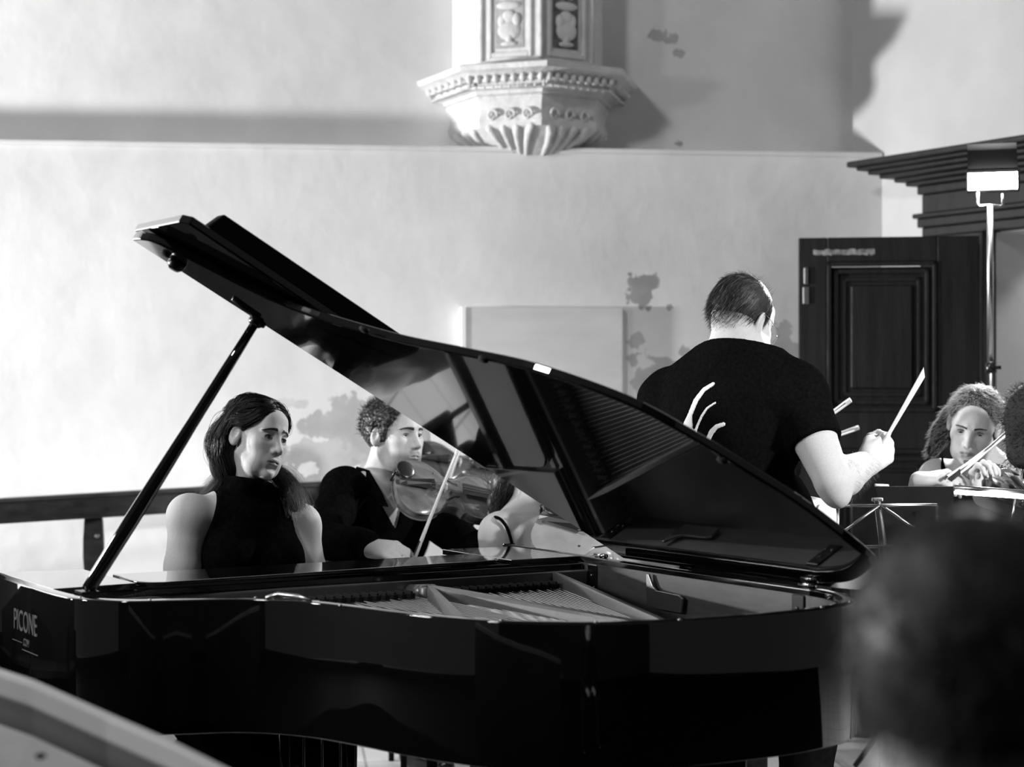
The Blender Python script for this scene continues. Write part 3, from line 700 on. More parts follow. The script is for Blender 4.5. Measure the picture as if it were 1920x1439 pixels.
def head(S, F, male=False, ear=True, lid=1.0):
    s = F.s; R = F.R
    c = lambda a, b_, ra, rb=None, k=.015, sub=False: S.cap(F(a), F(b_), ra*s, None if rb is None else rb*s, k*s, sub)
    e = lambda p, r, k=.015, sub=False, rr=None: S.ell(F(p), A3(r)*s, R if rr is None else R@rr, k*s, sub)
    e((0, -.018, .034), (.074, .094, .082)); e((0, .02, .005), (.066, .072, .080), .02)
    e((0, .036, -.045), (.053 if not male else .057, .052, .070), .025)
    c((-.030, .045, -.085), (.030, .045, -.085), .026 if not male else .030, k=.03)
    e((0, .076, -.103), (.020, .016, .016), .02)
    for sx in (-1, 1):
        c((sx*.050, .004, -.052), (sx*.029, .045, -.087), .016 if not male else .021, k=.02)         # jaw
        e((sx*.043, .058, -.022), (.020, .022, .020), .022)                                     # cheekbone
        e((sx*.030, .062, -.055), (.020, .020, .026), .02)
        c((sx*.012, .086, .024), (sx*.042, .073, .022), .009 if not male else .0115, .008, .014)      # brow
    e((0, .068, .05), (.045, .022, .035), .02)
    for sx in (-1, 1): e((sx*.031, .093, .002), (.0165, .014, .0125), .012, True)               # sockets
    for sx in (-1, 1):
        e((sx*.031, .0725, .001), (.0158, .0138, .0140), .005)
    c((0, .083, .014), (0, .103, -.026), .0085, .0095, .012); e((0, .108, -.033), (.0105, .0105, .0095), .008)   # nose
    for sx in (-1, 1): e((sx*.0125, .096, -.037), (.0075, .0100, .0075), .007)
    for sx in (-1, 1): e((sx*.0065, .1030, -.0445), (.0038, .0060, .0050), .002, True)
    e((0, .080, -.066), (.028, .016, .022), .014)
    c((-.026, .0800, -.0670), (-.004, .0945, -.0632), .0026, .0046, .005); c((.026, .0800, -.0670), (.004, .0945, -.0632), .0026, .0046, .005)
    c((-.021, .0825, -.0718), (0, .0930, -.0752), .0032, .0054, .005); c((.021, .0825, -.0718), (0, .0930, -.0752), .0032, .0054, .005)
    for sx in (-1, 1): c((sx*.027, .0846, -.0692), (0, .1003, -.0690), .0022, .0023, .002, True)
    c((-.010, .0935, -.087), (.010, .0935, -.087), .006, k=.01, sub=True)
    if ear:
        for sx in (-1, 1):
            rr = rotm('Z', sx*22)@rotm('X', -12)
            e((sx*.0785, -.006, -.006), (.0075, .0180, .0300), .006, False, rr)
            e((sx*.0770, -.006, -.026), (.0070, .0100, .0130), .006, False, rr)
            e((sx*.0880, -.000, .001), (.0090, .0120, .0215), .003, True, rr)
    for sx in (-1, 1):   # eyelid openings
        e((sx*.0315, .0885, .0002-(1-lid)*.004), (.0150, .0105, .0064*lid), .0020, True)
def eyes(F, parent, gaze=(0, 0), r=.0120, lid=1.0):
    for sx in (-1, 1):
        c = F(sx*.031, .0718, .001); gd = unit(F.R@unit([math.sin(gaze[0]), math.cos(gaze[0])*math.cos(gaze[1]), math.sin(gaze[1])]))
        mb = MB(); mb.ell(c, r*F.s, n=20, m=14); eb = mb.build('eyeball', M['eye'], parent, smooth=True)
        mb = MB(); a = unit(np.cross(gd, [0, 0, 1.])); b_ = np.cross(a, gd)
        mb.loft([[c+gd*r*F.s*h+(a*math.cos(t_)+b_*math.sin(t_))*r*F.s*q for t_ in np.linspace(0, 2*math.pi, 17)[:-1]] for q, h in ((.50, .875), (.46, .93), (.25, 1.0), (.02, 1.035))])
        mb.build('iris', M['iris'], eb, smooth=True)
        mb = MB(); pts = []
        for t_ in np.linspace(-1, 1, 9):
            xx = .0140*t_; zz = .0066*(1-abs(t_)**2.2)*(2*lid-1); yy = math.sqrt(max(.0146**2-xx*xx-zz*zz, 0)); pts.append(F(sx*.0312+xx, .0722+yy, .001+zz))
        mb.tube(pts, [.0005, .0010, .0013, .0014, .0014, .0014, .0013, .0010, .0005], 6); mb.build('eyelashes', M['hair_dark'], eb, smooth=True)
def brows(S, F, res, parent, male=False, m=None, lift=0.0):
    B = SDF(); B.ops = S.ops
    s = F.s
    def reg(X, Y, Z, V):
        x, y, z = X-F.p[0], Y-F.p[1], Z-F.p[2]
        q = [(x*F.R[0, j]+y*F.R[1, j]+z*F.R[2, j])/s for j in range(3)]
        ax_ = np.abs(q[0]); u = np.clip((ax_-.012)/.039, 0, 1)
        zc = .0195+lift*(1-u)*.012+.0035*np.sin(u*2.6)-.004*u*u
        hw = (.0046 if not male else .0050)*(1-.6*u)
        cl = np.maximum(np.abs(q[2]-zc)-hw, np.maximum(.011-ax_, ax_-.052)); cl = np.maximum(cl, .04-q[1])
        return np.maximum(V-.0016*s, cl*s)
    lo = F.p-.13; hi = F.p+.13
    o, P = sdf_mesh('eyebrows', S, res, m or M['brow'], parent, lo, hi, reg, smooth=1); return o
def set_tone(o, tone):
    a = o.data.attributes.new('tone', 'FLOAT', 'POINT'); a.data.foreach_set('value', np.asarray(tone, np.float32))
def sst(x, a, b_): t_ = np.clip((x-a)/(b_-a), 0, 1); return t_*t_*(3-2*t_)
def face_tone(P, F, male=False, beard=0.0, mk=0.0):
    q = F.inv(P); x, y, z = np.abs(q[:, 0]), q[:, 1], q[:, 2]; t_ = np.ones(len(P))
    fr = sst(y, .03, .05)
    zc = -.0685-.25*(x-.0)*.0; lip = sst(-(((x/.026)**2+((z+.0690)/.0098)**2)), -1.15, -.75)*sst(y, .07, .08)
    t_ *= 1-.42*lip
    sock = np.exp(-(((x-.031)/.017)**2+((z-.003)/.0105)**2))*fr; t_ *= 1-(.30+mk)*sock
    if beard:
        nz = .75+.4*np.random.default_rng(1).random(len(P))
        jaw = sst(-z, .045, .075)*sst(y, -.02, .01)*(1-sst(-z, .125, .16)*.9); must = np.exp(-((z+.056)/.006)**2)*sst(-x, -.026, -.018)*sst(y, .07, .08)
        side_ = sst(x, .045, .06)*sst(-z, .0, .03)*sst(y, -.02, 0)*sst(-y, -.05, -.03)
        t_ *= 1-beard*np.clip((jaw+must*.8+side_)*nz, 0, 1)*(1-lip)
    return t_
def hand(S, F, curl, thumb, sc_=1.0, k=.006, spread=.0, side=1):
    """palm in the x-y plane, fingers along +y, back of the hand towards +z, thumb towards +x*side"""
    base = [(.030, .088, .0), (.010, .093, .002), (-.010, .089, .001), (-.029, .081, -.002)]; ln = [.94, 1.04, .97, .78]
    r = .0092*sc_
    for i, (bx, by, bz) in enumerate(base):
        S.cap(F(side*bx*.62, .004, -.002), F(side*bx, by-.004, bz), .0150*sc_, .0115*sc_, .018)
    S.ell(F(0, .045, -.004), (.036*sc_, .045*sc_, .0150*sc_), F.R, .014)
    for i, (bx, by, bz) in enumerate(base):
        c = curl[i] if hasattr(curl[i], '__len__') else (curl[i], curl[i]*1.1, curl[i]*.7)
        p = A3([side*bx, by, bz]); a = 0; pr = F(p); sp = side*spread*(1.5-i)
        for j, (l_, an) in enumerate(zip((.043, .027, .021), c)):
            a += math.radians(an); d_ = A3([math.sin(math.radians(sp)), math.cos(a), -math.sin(a)]); p2 = p+d_*l_*ln[i]
            S.cap(F(p), F(p2), r*(1-.10*j), r*(.93-.10*j), .0035 if j else .008); p = p2
    P = [F(A3([side*x, y, z])) for x, y, z in thumb]
    S.chain(P, [.0155*sc_, .0115*sc_, .0105*sc_, .0090*sc_][:len(P)], .008)
def torso(S, neck, chest, pelvis, shL, shR, fw, g=0.0, sw=1.0, bust=0.0, belly=0.0, trap=.05):
    rv = unit(shR-shL); up_ = unit(neck-pelvis); fw = unit(np.cross(up_, rv)) if np.cross(up_, rv)@fw > 0 else -unit(np.cross(up_, rv)); rv = unit(np.cross(fw, up_))
    R = basis(rv, fw, up_); hw = np.linalg.norm(shR-shL)/2
    S.ell(chest, (hw*.80*sw+g, .108*sw+g, .175+g), R, .03)
    S.ell(chest+up_*.09, (hw*.72*sw+g, .088*sw+g, .10+g), R, .03)
    S.ell(chest*.35+pelvis*.65, (hw*.66*sw+g, .098*sw+g+belly*.4, .17+g), R, .04)
    S.ell(pelvis, (hw*.78*sw+g, .115*sw+g, .13+g), R, .04)
    if belly: S.ell(chest*.4+pelvis*.6+fw*.04, (hw*.6+g, .08+belly+g, .15+g), R, .04)
    for sd, sh in ((-1, shL), (1, shR)):
        S.cap(neck, sh-up_*.005, trap+g, .052*sw+g, .04)
        S.ell(sh, (.056*sw+g, .055*sw+g, .058*sw+g), R, .03)
        if bust: S.ell(chest+rv*sd*.075+fw*(.075+bust*.3)-up_*.01, (.058+g, .05+bust+g, .06+g), R, .035)
    return R
def limb(S, a, m_, b_, r, g=0.0, k=.02):
    a, m_, b_ = A3(a), A3(m_), A3(b_)
    S.chain([a, a+(m_-a)*.45, m_, m_+(b_-m_)*.3, b_], [r[0]+g, r[1]+g, r[2]+g, r[3]+g, r[4]+g], k)
def foot(S, ank, dr, g=0.0):
    dr = unit(A3([dr[0], dr[1], 0])); a = A3(ank)
    S.cap([*(a-dr*.03)[:2], .040], [*(a+dr*.06)[:2], .045], .036+g, .038+g, .02); S.cap([*(a+dr*.05)[:2], .038], [*(a+dr*.17)[:2], .03], .036+g, .028+g, .02); S.cap(a, [*a[:2], .05], .040+g, .040+g, .02)
def strands(name, paths, radius, m, parent, taper=.3):
    P = np.asarray(paths, float); n, K, _ = P.shape                          # strands as thin three-sided tubes
    T = np.gradient(P, axis=1); T /= np.linalg.norm(T, axis=2, keepdims=True)+1e-9
    ref = A3([.31, .17, .93]); A = np.cross(T, ref); A /= np.linalg.norm(A, axis=2, keepdims=True)+1e-9; B = np.cross(T, A)
    rr = radius*(1-(1-taper)*np.linspace(0, 1, K)**2)[None, :, None]
    V = np.stack([P+rr*(A*math.cos(t_)+B*math.sin(t_)) for t_ in (0, 2.094, 4.189)], 2)   # n,K,3,3
    idx = np.arange(n*K*3).reshape(n, K, 3); Q = []
    for j in range(3):
        k = (j+1) % 3; Q.append(np.stack([idx[:, :-1, j], idx[:, :-1, k], idx[:, 1:, k], idx[:, 1:, j]], -1).reshape(-1, 4))
    o = link_mesh(name, V.reshape(-1, 3), None, m, parent, True, quads=np.concatenate(Q)); return o
def hairline(F, table, taper=.009):
    th_, zl_ = zip(*table)
    def post(X, Y, Z, V):
        x, y, z = X-F.p[0], Y-F.p[1], Z-F.p[2]; q = [(x*F.R[0, j]+y*F.R[1, j]+z*F.R[2, j])/F.s for j in range(3)]
        th = np.degrees(np.arctan2(np.abs(q[0]), q[1]+.005)); zl = np.interp(th, th_, zl_)
        near = (np.sqrt(q[0]**2+(q[1]+.02)**2) < .135) & (q[2] > -.16)
        dz = q[2]-zl
        V = V+np.where(near, np.clip(taper-dz*.35, 0, taper), 0)*F.s
        return np.where(near, np.maximum(V, -dz*F.s*.8), V)
    return post
HL_W = [(0, .070), (14, .068), (30, .056), (45, .040), (58, .020), (70, .006), (78, .004), (84, .022), (92, .024), (100, -.0), (108, -.2), (180, -.3)]
HL_M = [(0, .064), (20, .062), (36, .054), (48, .036), (58, .020), (66, -.030), (79, -.032), (82, .016), (94, .020), (102, -.02), (112, -.062), (140, -.085), (180, -.09)]
def cap_hair(S, F, t_, window=(), k=.012):
    s = F.s
    S.ell(F(0, -.018, .034), (A3([.074, .094, .082])+t_)*s, F.R, k); S.ell(F(0, .016, .012), (A3([.066, .070, .080])+t_)*s, F.R, k)
    for p, r in window: S.ell(F(p), A3(r)*s, F.R, .008, True)
def hair_field(P, F, n, K, length, comb, lift=.15, jit=.25, seed=0, rad=A3([.078, .098, .086]), curlf=0):
    """strands grown from points P of the scalp (world), combed along comb(q) in head coordinates"""
    r = np.random.default_rng(seed); q = F.inv(P[r.integers(0, len(P), n)]); c = A3([0, -.018, .034])
    out = [q.copy()]; d0 = r.normal(size=(n, 3))*jit; L_ = length*(.6+.6*r.random(n))[:, None]/K
    ph = r.random((n, 1))*6.28
    for j in range(K-1):
        nr = (q-c)/rad; nr = nr/rad; nr /= np.linalg.norm(nr, axis=1, keepdims=True)
        d_ = comb(q, nr)+d0+nr*lift
        if curlf: d_ = d_+.8*np.stack([np.sin(ph[:, 0]+j*curlf), np.cos(ph[:, 0]+j*curlf), .3*np.sin(ph[:, 0]*2+j*curlf)], 1)
        d_ = d_-nr*np.minimum(0, (d_*nr).sum(1))[:, None]*.9
        d_ /= np.linalg.norm(d_, axis=1, keepdims=True); q = q+d_*L_; out.append(q.copy())
    Q = np.stack(out, 1); return F.p+(Q*F.s)@F.R.T

# ------------------------------------------------------------------ the pianist
def px_pt(x, y, Y): return at(x, y, Y)
def pianist():
    F = Frame(px_pt(481, 822, 5.10), 50, 2, 13, .93)
    nb = px_pt(462, 950, 5.16); shR = px_pt(354, 968, 5.04); shL = px_pt(562, 985, 5.20)
    fw = A3([*(-pd), 0]); chest = px_pt(458, 1035, 5.13); pelvis = A3([chest[0]-.03, chest[1]+.03, .58])
    root = empty('person', A3([pelvis[0], pelvis[1], 0]), 'woman with long dark hair and a black sleeveless top sitting at the piano keyboard', 'person')
    S = SDF(); head(S, F)
    S.cap(F(0, -.018, -.06), nb+A3([0, 0, .0]), .053*.93, .056, .02); S.cap(F(0, .015, -.085), nb+fw*.02, .034, .045, .02)
    torso(S, nb, chest, pelvis, shL, shR, fw, bust=.012, sw=.96)
    kc = W(.75, -.33, .80)
    for sh, sx in ((shR, 1), (shL, -1)):
        el = sh+A3([0, 0, -.30])-A3([*pd, 0])*.03+A3([*pe, 0])*sx*.055; wr = W(.75+sx*.22, -.40, .80)
        limb(S, sh, el, wr, (.053, .045, .036, .036, .024))
        H = Frame(wr, 0); yv = unit(A3([*(-pd), -.15])); zv = unit(np.cross(A3([*pe, 0]), yv)); zv = zv if zv[2] > 0 else -zv; xv = np.cross(yv, zv); H.R = basis(xv, yv, zv); H.s = .92
        hand(S, H, [(30, 35, 20)]*4, [(.02, .02, -.006), (.045, .05, -.018), (.05, .08, -.03)], .92, side=1 if sx*xv@A3([*pe, 0]) < 0 else -1)
    for sx in (-1, 1):
        hp = pelvis+A3([*pe, 0])*sx*.09+A3([0, 0, -.03]); kn = hp+fw*.40+A3([0, 0, -.02]); kn[2] = .50; an = A3([kn[0]-fw[0]*.03, kn[1]-fw[1]*.03, .09])
        S.chain([hp, kn, an], [.082, .055, .034], .03); foot(S, an, fw)
    o, P = sdf_mesh('body', S, .0024, M['skin_f'], root, lo=A3([-3, 0, 1.10]), smooth=2) if False else (None, None)
    def split(res_lo, res_hi, z):
        l, h = S.bounds(); ax, V = S.grid(A3([l[0], l[1], z]), h, res_hi); P1, Q1 = nets(ax, V); P1 = relax(P1, Q1, 2)
        ax, V = S.grid(l, A3([h[0], h[1], z+.004+res_lo]), res_lo); P2, Q2 = nets(ax, V); P2 = relax(P2, Q2, 2)
        return np.concatenate([P1, P2]), np.concatenate([Q1, Q2+len(P1)])
    P, Q = split(.0055, .0015, F.p[2]-.128)
    o = link_mesh('body', P, None, M['skin_f'], root, True, quads=Q); set_tone(o, face_tone(P, F, mk=.12))
    eyes(F, o, (-.35, .12)); brows(S, F, .0018, o, m=M['hair_dark'], lift=.55)
    # halter top with a band collar
    G = SDF(); torso(G, nb, chest, pelvis, shL, shR, fw, g=.012, bust=.012, sw=.96); G.cap(F(0, -.010, -.115), nb, .0585, .066, .025); G.cap(F(0, .012, -.118), nb+fw*.02, .052, .055, .02)
    mid = (shL+shR)/2; rv = unit(shR-shL)
    def cut(X, Y, Z, V):
        lat = np.abs((X-mid[0])*rv[0]+(Y-mid[1])*rv[1]+(Z-mid[2])*rv[2]); zz = Z-mid[2]
        wd_ = np.interp(zz, [-.6, -.22, -.14, -.05, .03, .10], [.3, .20, .150, .128, .108, .09]).astype(np.float32)
        zt = (F(0, 0, -.128)[2]-(Y-F.p[1])*.12-.16*(X-F.p[0]))
        return np.maximum(np.maximum(V+folds(X, Y, Z, .0012, 40, 3), lat-wd_), Z-zt)
    g_, _ = sdf_mesh('sleeveless_top', G, .005, M['cloth_black'], root, lo=A3([-5, 0, .55]), post=cut)
    T_ = SDF()
    for sx in (-1, 1):
        hp = pelvis+A3([*pe, 0])*sx*.09+A3([0, 0, -.03]); kn = hp+fw*.40+A3([0, 0, -.02]); kn[2] = .50; an = A3([kn[0]-fw[0]*.03, kn[1]-fw[1]*.03, .12])
        T_.chain([hp, kn, an], [.095, .066, .05], .03); T_.ell(pelvis, (.17, .135, .13), None, .05)
    sdf_mesh('trousers', T_, .009, M['cloth_black'], root)
    # hair: scalp cap + falls on both sides, then strands
    Hh = SDF(); s = F.s
    cap_hair(Hh, F, .012)
    hl = hairline(F, HL_W)
    Hh.chain([F(.046, -.062, .0), F(.052, -.064, -.06), px_pt(430, 895, 5.15), px_pt(413, 925, 5.19)], [.036, .030, .024, .012], .02)      # back fall seen left of the face
    Hh.chain([F(0, -.080, .0), F(0, -.075, -.08), nb+A3([-.01, .085, .02]), nb+A3([-.02, .11, -.08])], [.06, .06, .050, .03], .03)
    Hh.chain([F(-.060, -.05, .02), F(-.070, -.035, -.06), px_pt(528, 905, 5.15), px_pt(542, 932, 5.10), px_pt(552, 955, 5.085)], [.036, .034, .028, .022, .010], .02)
    ho, HP = sdf_mesh('hair', Hh, .0028, M['hair_dark'], root, post=hl)
    r = np.random.default_rng(5); paths = []
    def fall(f0, guide, n, sp0, sp1, K=26, wave=0.0):
        for _ in range(n):
            a = r.random(); pts = [F(*f0(a))]+list(guide); m_ = len(pts); j0 = r.normal(size=3)*sp0; j1 = r.normal(size=3)*sp1
            pts = [p+j0*math.sin(min(1, i/1.5)*1.57)*(1-i/(m_-1))+j1*(i/(m_-1))**1.3 for i, p in enumerate(pts)]
            c = np.array(catmull(pts, 6)); idx_ = np.linspace(0, len(c)-1, K); q = np.stack([np.interp(idx_, range(len(c)), c[:, j]) for j in range(3)], 1)
            if wave: t_ = np.linspace(0, 1, K); q[:, 0] += wave*np.sin(t_*14+r.random()*1.5)*t_**3; q[:, 1] += wave*np.cos(t_*12+r.random())*t_**3
            paths.append(q)
    def scalp(sx, a, el): # a point on the cap, el from the parting (0) downwards, a from forehead (0) to back (1)
        ph = math.radians(66-150*a); e_ = math.radians(el)
        n_ = A3([sx*math.sin(e_), math.cos(e_)*math.sin(ph), math.cos(e_)*math.cos(ph)]); return A3([0, -.018, .034])+n_*A3([.088, .1075, .0955])
    for sx, tail in ((1, [px_pt(424, 893, 5.09), px_pt(392, 934, 5.15)]), (-1, [px_pt(533, 900, 5.13), px_pt(553, 948, 5.085)])):
        for ib in range(7):
            a0 = .02+.13*ib
            gd = [F(*scalp(sx, a0*.9+.10, 38)), F(*scalp(sx, a0*.75+.26, 72)), F(sx*.0875, -.036-.009*ib, .00), F(sx*.083, -.046-.008*ib, -.055)]+tail
            fall(lambda a, sx=sx, a0=a0: scalp(sx, a0+.12*(a-.5), 1), gd, 210, .006, .015, wave=.006 if sx < 0 else .002)
        cp = lambda th, z: (sx*.0875*math.sqrt(1-((z-.034)/.0955)**2)*math.sin(math.radians(th)), -.018+.107*math.sqrt(1-((z-.034)/.0955)**2)*math.cos(math.radians(th)), z)
        for dz in (.004, .012, .022, .034):
            fall(lambda a, dz=dz: cp(2+4*a, .076+dz), [F(*cp(24, .068+dz)), F(*cp(46, .046+dz*.8)), F(*cp(66, .022+dz*.7)), F(sx*.0865, -.015, .026+dz*.5), F(sx*.084, -.040, -.005), F(sx*.076, -.055, -.06)]+tail, 200, .0035, .012, wave=.004 if sx < 0 else .001)
    fall(lambda a: scalp(0, .75+.1*a, 0), [F(0, -.128, .02), F(0, -.118, -.08), nb+A3([0, .11, .0]), nb+A3([-.02, .13, -.1])], 120, .03, .03)
    strands('hair_strands', paths, .0005, M['hair_dark'], ho)
    return root, F
pianist()

# ------------------------------------------------------------------ instruments
def violin(name, label, tail, scroll_dir, up, L=.355, body_m='violin', group=None):
    tail = A3(tail, float); x = unit(scroll_dir); up = A3(up, float); z = unit(up-x*(up@x)); y = np.cross(z, x); R = basis(x, y, z); k = L/.355
    T = lambda a, b_, c: tail+R@(A3([a, b_, c])*k)
    root = empty(name, tail, label, name if name != 'viola' else 'viola', group)
    half = [(0, .0), (.004, .045), (.020, .075), (.050, .0985), (.085, .1035), (.118, .095), (.142, .078), (.146, .070), (.165, .0575), (.190, .055), (.212, .062), (.226, .073), (.231, .0715), (.250, .080), (.280, .084), (.312, .077), (.337, .057), (.350, .030), (.355, .0)]
    hc = catmull([(a, b_, 0) for a, b_ in half], 3); outl = [(p[0], p[1]) for p in hc]+[(p[0], -p[1]) for p in hc[::-1][1:-1]]
    cx = .185; mb = MB(); rings = []
    def ring(t_, z_): return [T(cx+(a-cx)*t_, b_*t_, z_) for a, b_ in outl]
    sec = [(.04, -.050), (.5, -.046), (.85, -.037), (.97, -.034), (1.0, -.032), (1.0, -.029), (.97, -.029), (.97, -.001), (1.0, -.001), (1.0, .003), (.97, .0035), (.94, .0025), (.85, .008), (.6, .0135), (.3, .016), (.04, .017)]
    mb.loft([ring(t_, z_) for t_, z_ in sec]); b_o = mb.build('body', M[body_m], root); shade_auto(b_o)
    for sy in (-1, 1):
        mb = MB(); pts = catmull([(.205, sy*.020, .0158), (.200, sy*.027, .0148), (.192, sy*.024, .0152), (.165, sy*.040, .0130), (.140, sy*.050, .0115), (.130, sy*.058, .0095), (.124, sy*.050, .0115)], 4)
        mb.tube([T(*p) for p in pts], .0022*k, 6); mb.ell(T(.203, sy*.022, .0155), .0042*k, R, 10, 6); mb.ell(T(.127, sy*.053, .0108), .005*k, R, 10, 6)
        mb.build('f_hole', M['ebony'], b_o, smooth=True)
    mb = MB(); mb.loft([[T(a, b_, c) for b_, c in ((-.011, .003), (-.009, .014), (0, .017), (.009, .014), (.011, .003))] for a in (.345, .480)]); mb.build('neck', M['violin_dark'], root)
    mb = MB(); mb.loft([[T(a, -w_, h_), T(a, 0, h_+.004), T(a, w_, h_), T(a, 0, h_-.004)] for a, w_, h_ in ((.215, .021, .032), (.345, .017, .026), (.480, .012, .020))]); mb.build('fingerboard', M['ebony'], root)
    mb = MB(); rr = [(.478, .006, .012), (.505, .004, .013), (.535, -.002, .011), (.558, -.006, .009)]
    mb.tube([T(a, 0, c) for a, c, _ in rr], [w_*k for _, _, w_ in rr], 8)
    sp = [T(.566+.013*math.cos(t_)*(1-t_/14), 0, -.008+.013*math.sin(t_)*(1-t_/14)) for t_ in np.linspace(2.6, 11, 26)]
    mb.tube(sp, [.007*k]*26, 8, sx=1.4); mb.build('scroll', M['violin_dark'], root, smooth=True)
    for i, sy in enumerate((1, -1, 1, -1)):
        a = .492+.014*i; mb = MB(); mb.tube([T(a, -sy*.012, .002), T(a, sy*.026, .002)], .0032*k, 8); mb.ell(T(a, sy*.032, .002), A3([.003, .008, .009])*k, R, 10, 6); mb.build('peg', M['ebony'], root, smooth=True)
    mb = MB(); mb.loft([[T(.1585+dx, y_, z_) for y_, z_ in ((-.021, .013), (-.017, .030), (-.008, .037), (0, .039), (.008, .0365), (.017, .028), (.021, .013), (.012, .013), (.008, .020), (-.008, .020), (-.012, .013))] for dx in (-.0022, .0022)]); mb.build('bridge', M['bone'], root)
    mb = MB(); mb.loft([[T(a, -w_, h_), T(a, 0, h_+.005), T(a, w_, h_), T(a, 0, h_-.006)] for a, w_, h_ in ((.008, .009, .018), (.03, .012, .021), (.118, .021, .029), (.122, .020, .029))]); mb.build('tailpiece', M['ebony'], root)
    mb = MB()
    mb.ell(T(.032, .048, .018), A3([.030, .034, .006])*k, R, 16, 8); mb.tube([T(.0, .035, -.03), T(-.003, .036, .018)], .004*k, 8); mb.build('chin_rest', M['ebony'], root, smooth=True)
    for i in range(4):
        y0 = (-.0165+.011*i); mb = MB(); mb.tube([T(.120, y0*.9, .033), T(.1585, y0, (.031, .0385, .0382, .030)[i]), T(.480, y0*.5, .0235)], .0005, 4); mb.build('string', M['steel'], root)
        mb = MB(); mb.tube([T(.108, y0*.8, .033), T(.118, y0*.85, .036)], .0022*k, 6); mb.build('fine_tuner', M['chrome'], root)
    return root, T
def bow(label, frog, tip, updir, group=None, L=None):
    frog = A3(frog, float); tip = A3(tip, float); x = unit(tip-frog); L = np.linalg.norm(tip-frog); up = A3(updir, float); z = unit(up-x*(up@x)); y = np.cross(z, x)
    T = lambda a, b_, c: frog+x*a+y*b_+z*c
    root = empty('bow', frog, label, 'bow', group)
    mb = MB(); mb.tube([T(0, 0, .024), T(L*.3, 0, .012), T(L*.6, 0, .008), T(L*.97, 0, .014), T(L, 0, .013)], [.0044, .0042, .0038, .003, .003], 8); mb.build('stick', M['pale'], root, smooth=True)
    mb = MB(); mb.loft([[T(a, -.0055, .002), T(a, .0055, .002), T(a, .0055, h_), T(a, -.0055, h_)] for a, h_ in ((.01, .02), (.055, .02))]); mb.build('frog', M['ebony'], root)
    mb = MB(); mb.hexa([T(.05, -.0045, 0), T(.05, .0045, 0), T(L-.01, .004, 0), T(L-.01, -.004, 0), T(.05, -.0045, .0016), T(.05, .0045, .0016), T(L-.01, .004, .0016), T(L-.01, -.004, .0016)]); mb.build('bow_hair', M['paper'], root)
    mb = MB(); mb.loft([[T(L-.018, -.004, .014), T(L-.018, .004, .014), T(L+.003, .004, .014), T(L+.003, -.004, .014)], [T(L-.012, -.004, 0), T(L-.012, .004, 0), T(L, .004, 0), T(L, -.004, 0)]]); mb.build('tip', M['bone'], root)
    mb = MB(); mb.tube([T(-.012, 0, .024), T(0, 0, .024)], .005, 8); mb.build('screw_button', M['chrome'], root)
    return root
def hand_on(S, wr, to, back, curl, thumb, side, sc_=1.0, spread=0):
    H = Frame(wr, 0); yv = unit(A3(to)-A3(wr)); b_ = A3(back, float); zv = unit(b_-yv*(b_@yv)); H.R = basis(np.cross(yv, zv), yv, zv); H.s = sc_
    hand(S, H, curl, thumb, sc_, side=side, spread=spread); return H
def orient(S, z, rl, rh):
    l, h = S.bounds(); ax, V = S.grid(A3([l[0], l[1], z]), h, rh); P1, Q1 = nets(ax, V); P1 = relax(P1, Q1, 2)
    ax, V = S.grid(l, A3([h[0], h[1], z+.004+rl]), rl); P2, Q2 = nets(ax, V); P2 = relax(P2, Q2, 2)
    return np.concatenate([P1, P2]), np.concatenate([Q1, Q2+len(P1)])
SM = 'cloth_black'
def seated_legs(S, T_, pelvis, fw, rv, kz=.50, splay=.12, g=.014):
    for sx in (-1, 1):
        hp = pelvis+rv*sx*.09+A3([0, 0, -.03]); kn = hp+fw*.42+rv*sx*splay; kn[2] = kz; an = A3([kn[0]-fw[0]*.02, kn[1]-fw[1]*.02, .09])
        S.chain([hp, kn, an], [.080, .055, .036], .03); foot(S, an, fw)
        T_.chain([hp, kn, A3([an[0], an[1], .13])], [.088+g, .062+g, .05+g], .03)
def shoes(root, pelvis, fw, rv, splay=.12):
    for sx in (-1, 1):
        hp = pelvis+rv*sx*.09; kn = hp+fw*.42+rv*sx*splay; an = A3([kn[0]-fw[0]*.02, kn[1]-fw[1]*.02, .09]); Sh = SDF(); foot(Sh, an, fw, .006)
        sdf_mesh('shoe', Sh, .007, M['satin_black'], root)
def stool_chair(pelvis, fw, label, group):
    fw = unit(A3([fw[0], fw[1], 0])); rv = A3([fw[1], -fw[0], 0]); c = A3([pelvis[0], pelvis[1], 0])+fw*.05; R = basis(rv, fw, A3([0, 0, 1.]))
    ch = empty('chair', c, label, 'chair', group)
    mb = MB(); mb.box(c+A3([0, 0, .435]), (.42, .42, .035), R); bevel(mb.build('seat', M['satin_black'], ch), .012, 3)
    mb = MB(); mb.box(c-fw*.21+A3([0, 0, .72]), (.40, .025, .20), R); bevel(mb.build('backrest', M['satin_black'], ch), .01, 3)
    for sx in (-1, 1):
        for sy in (-1, 1):
            p = c+R@A3([sx*.19, sy*.19, 0]); mb = MB(); mb.tube([p, p+A3([0, 0, .42 if sy > 0 else .80])], .011, 8); mb.build('leg', M['matte_black'], ch, smooth=True)
    return ch

FWD = lambda yaw: unit(A3([math.sin(math.radians(yaw)), -math.cos(math.radians(yaw)), 0]))
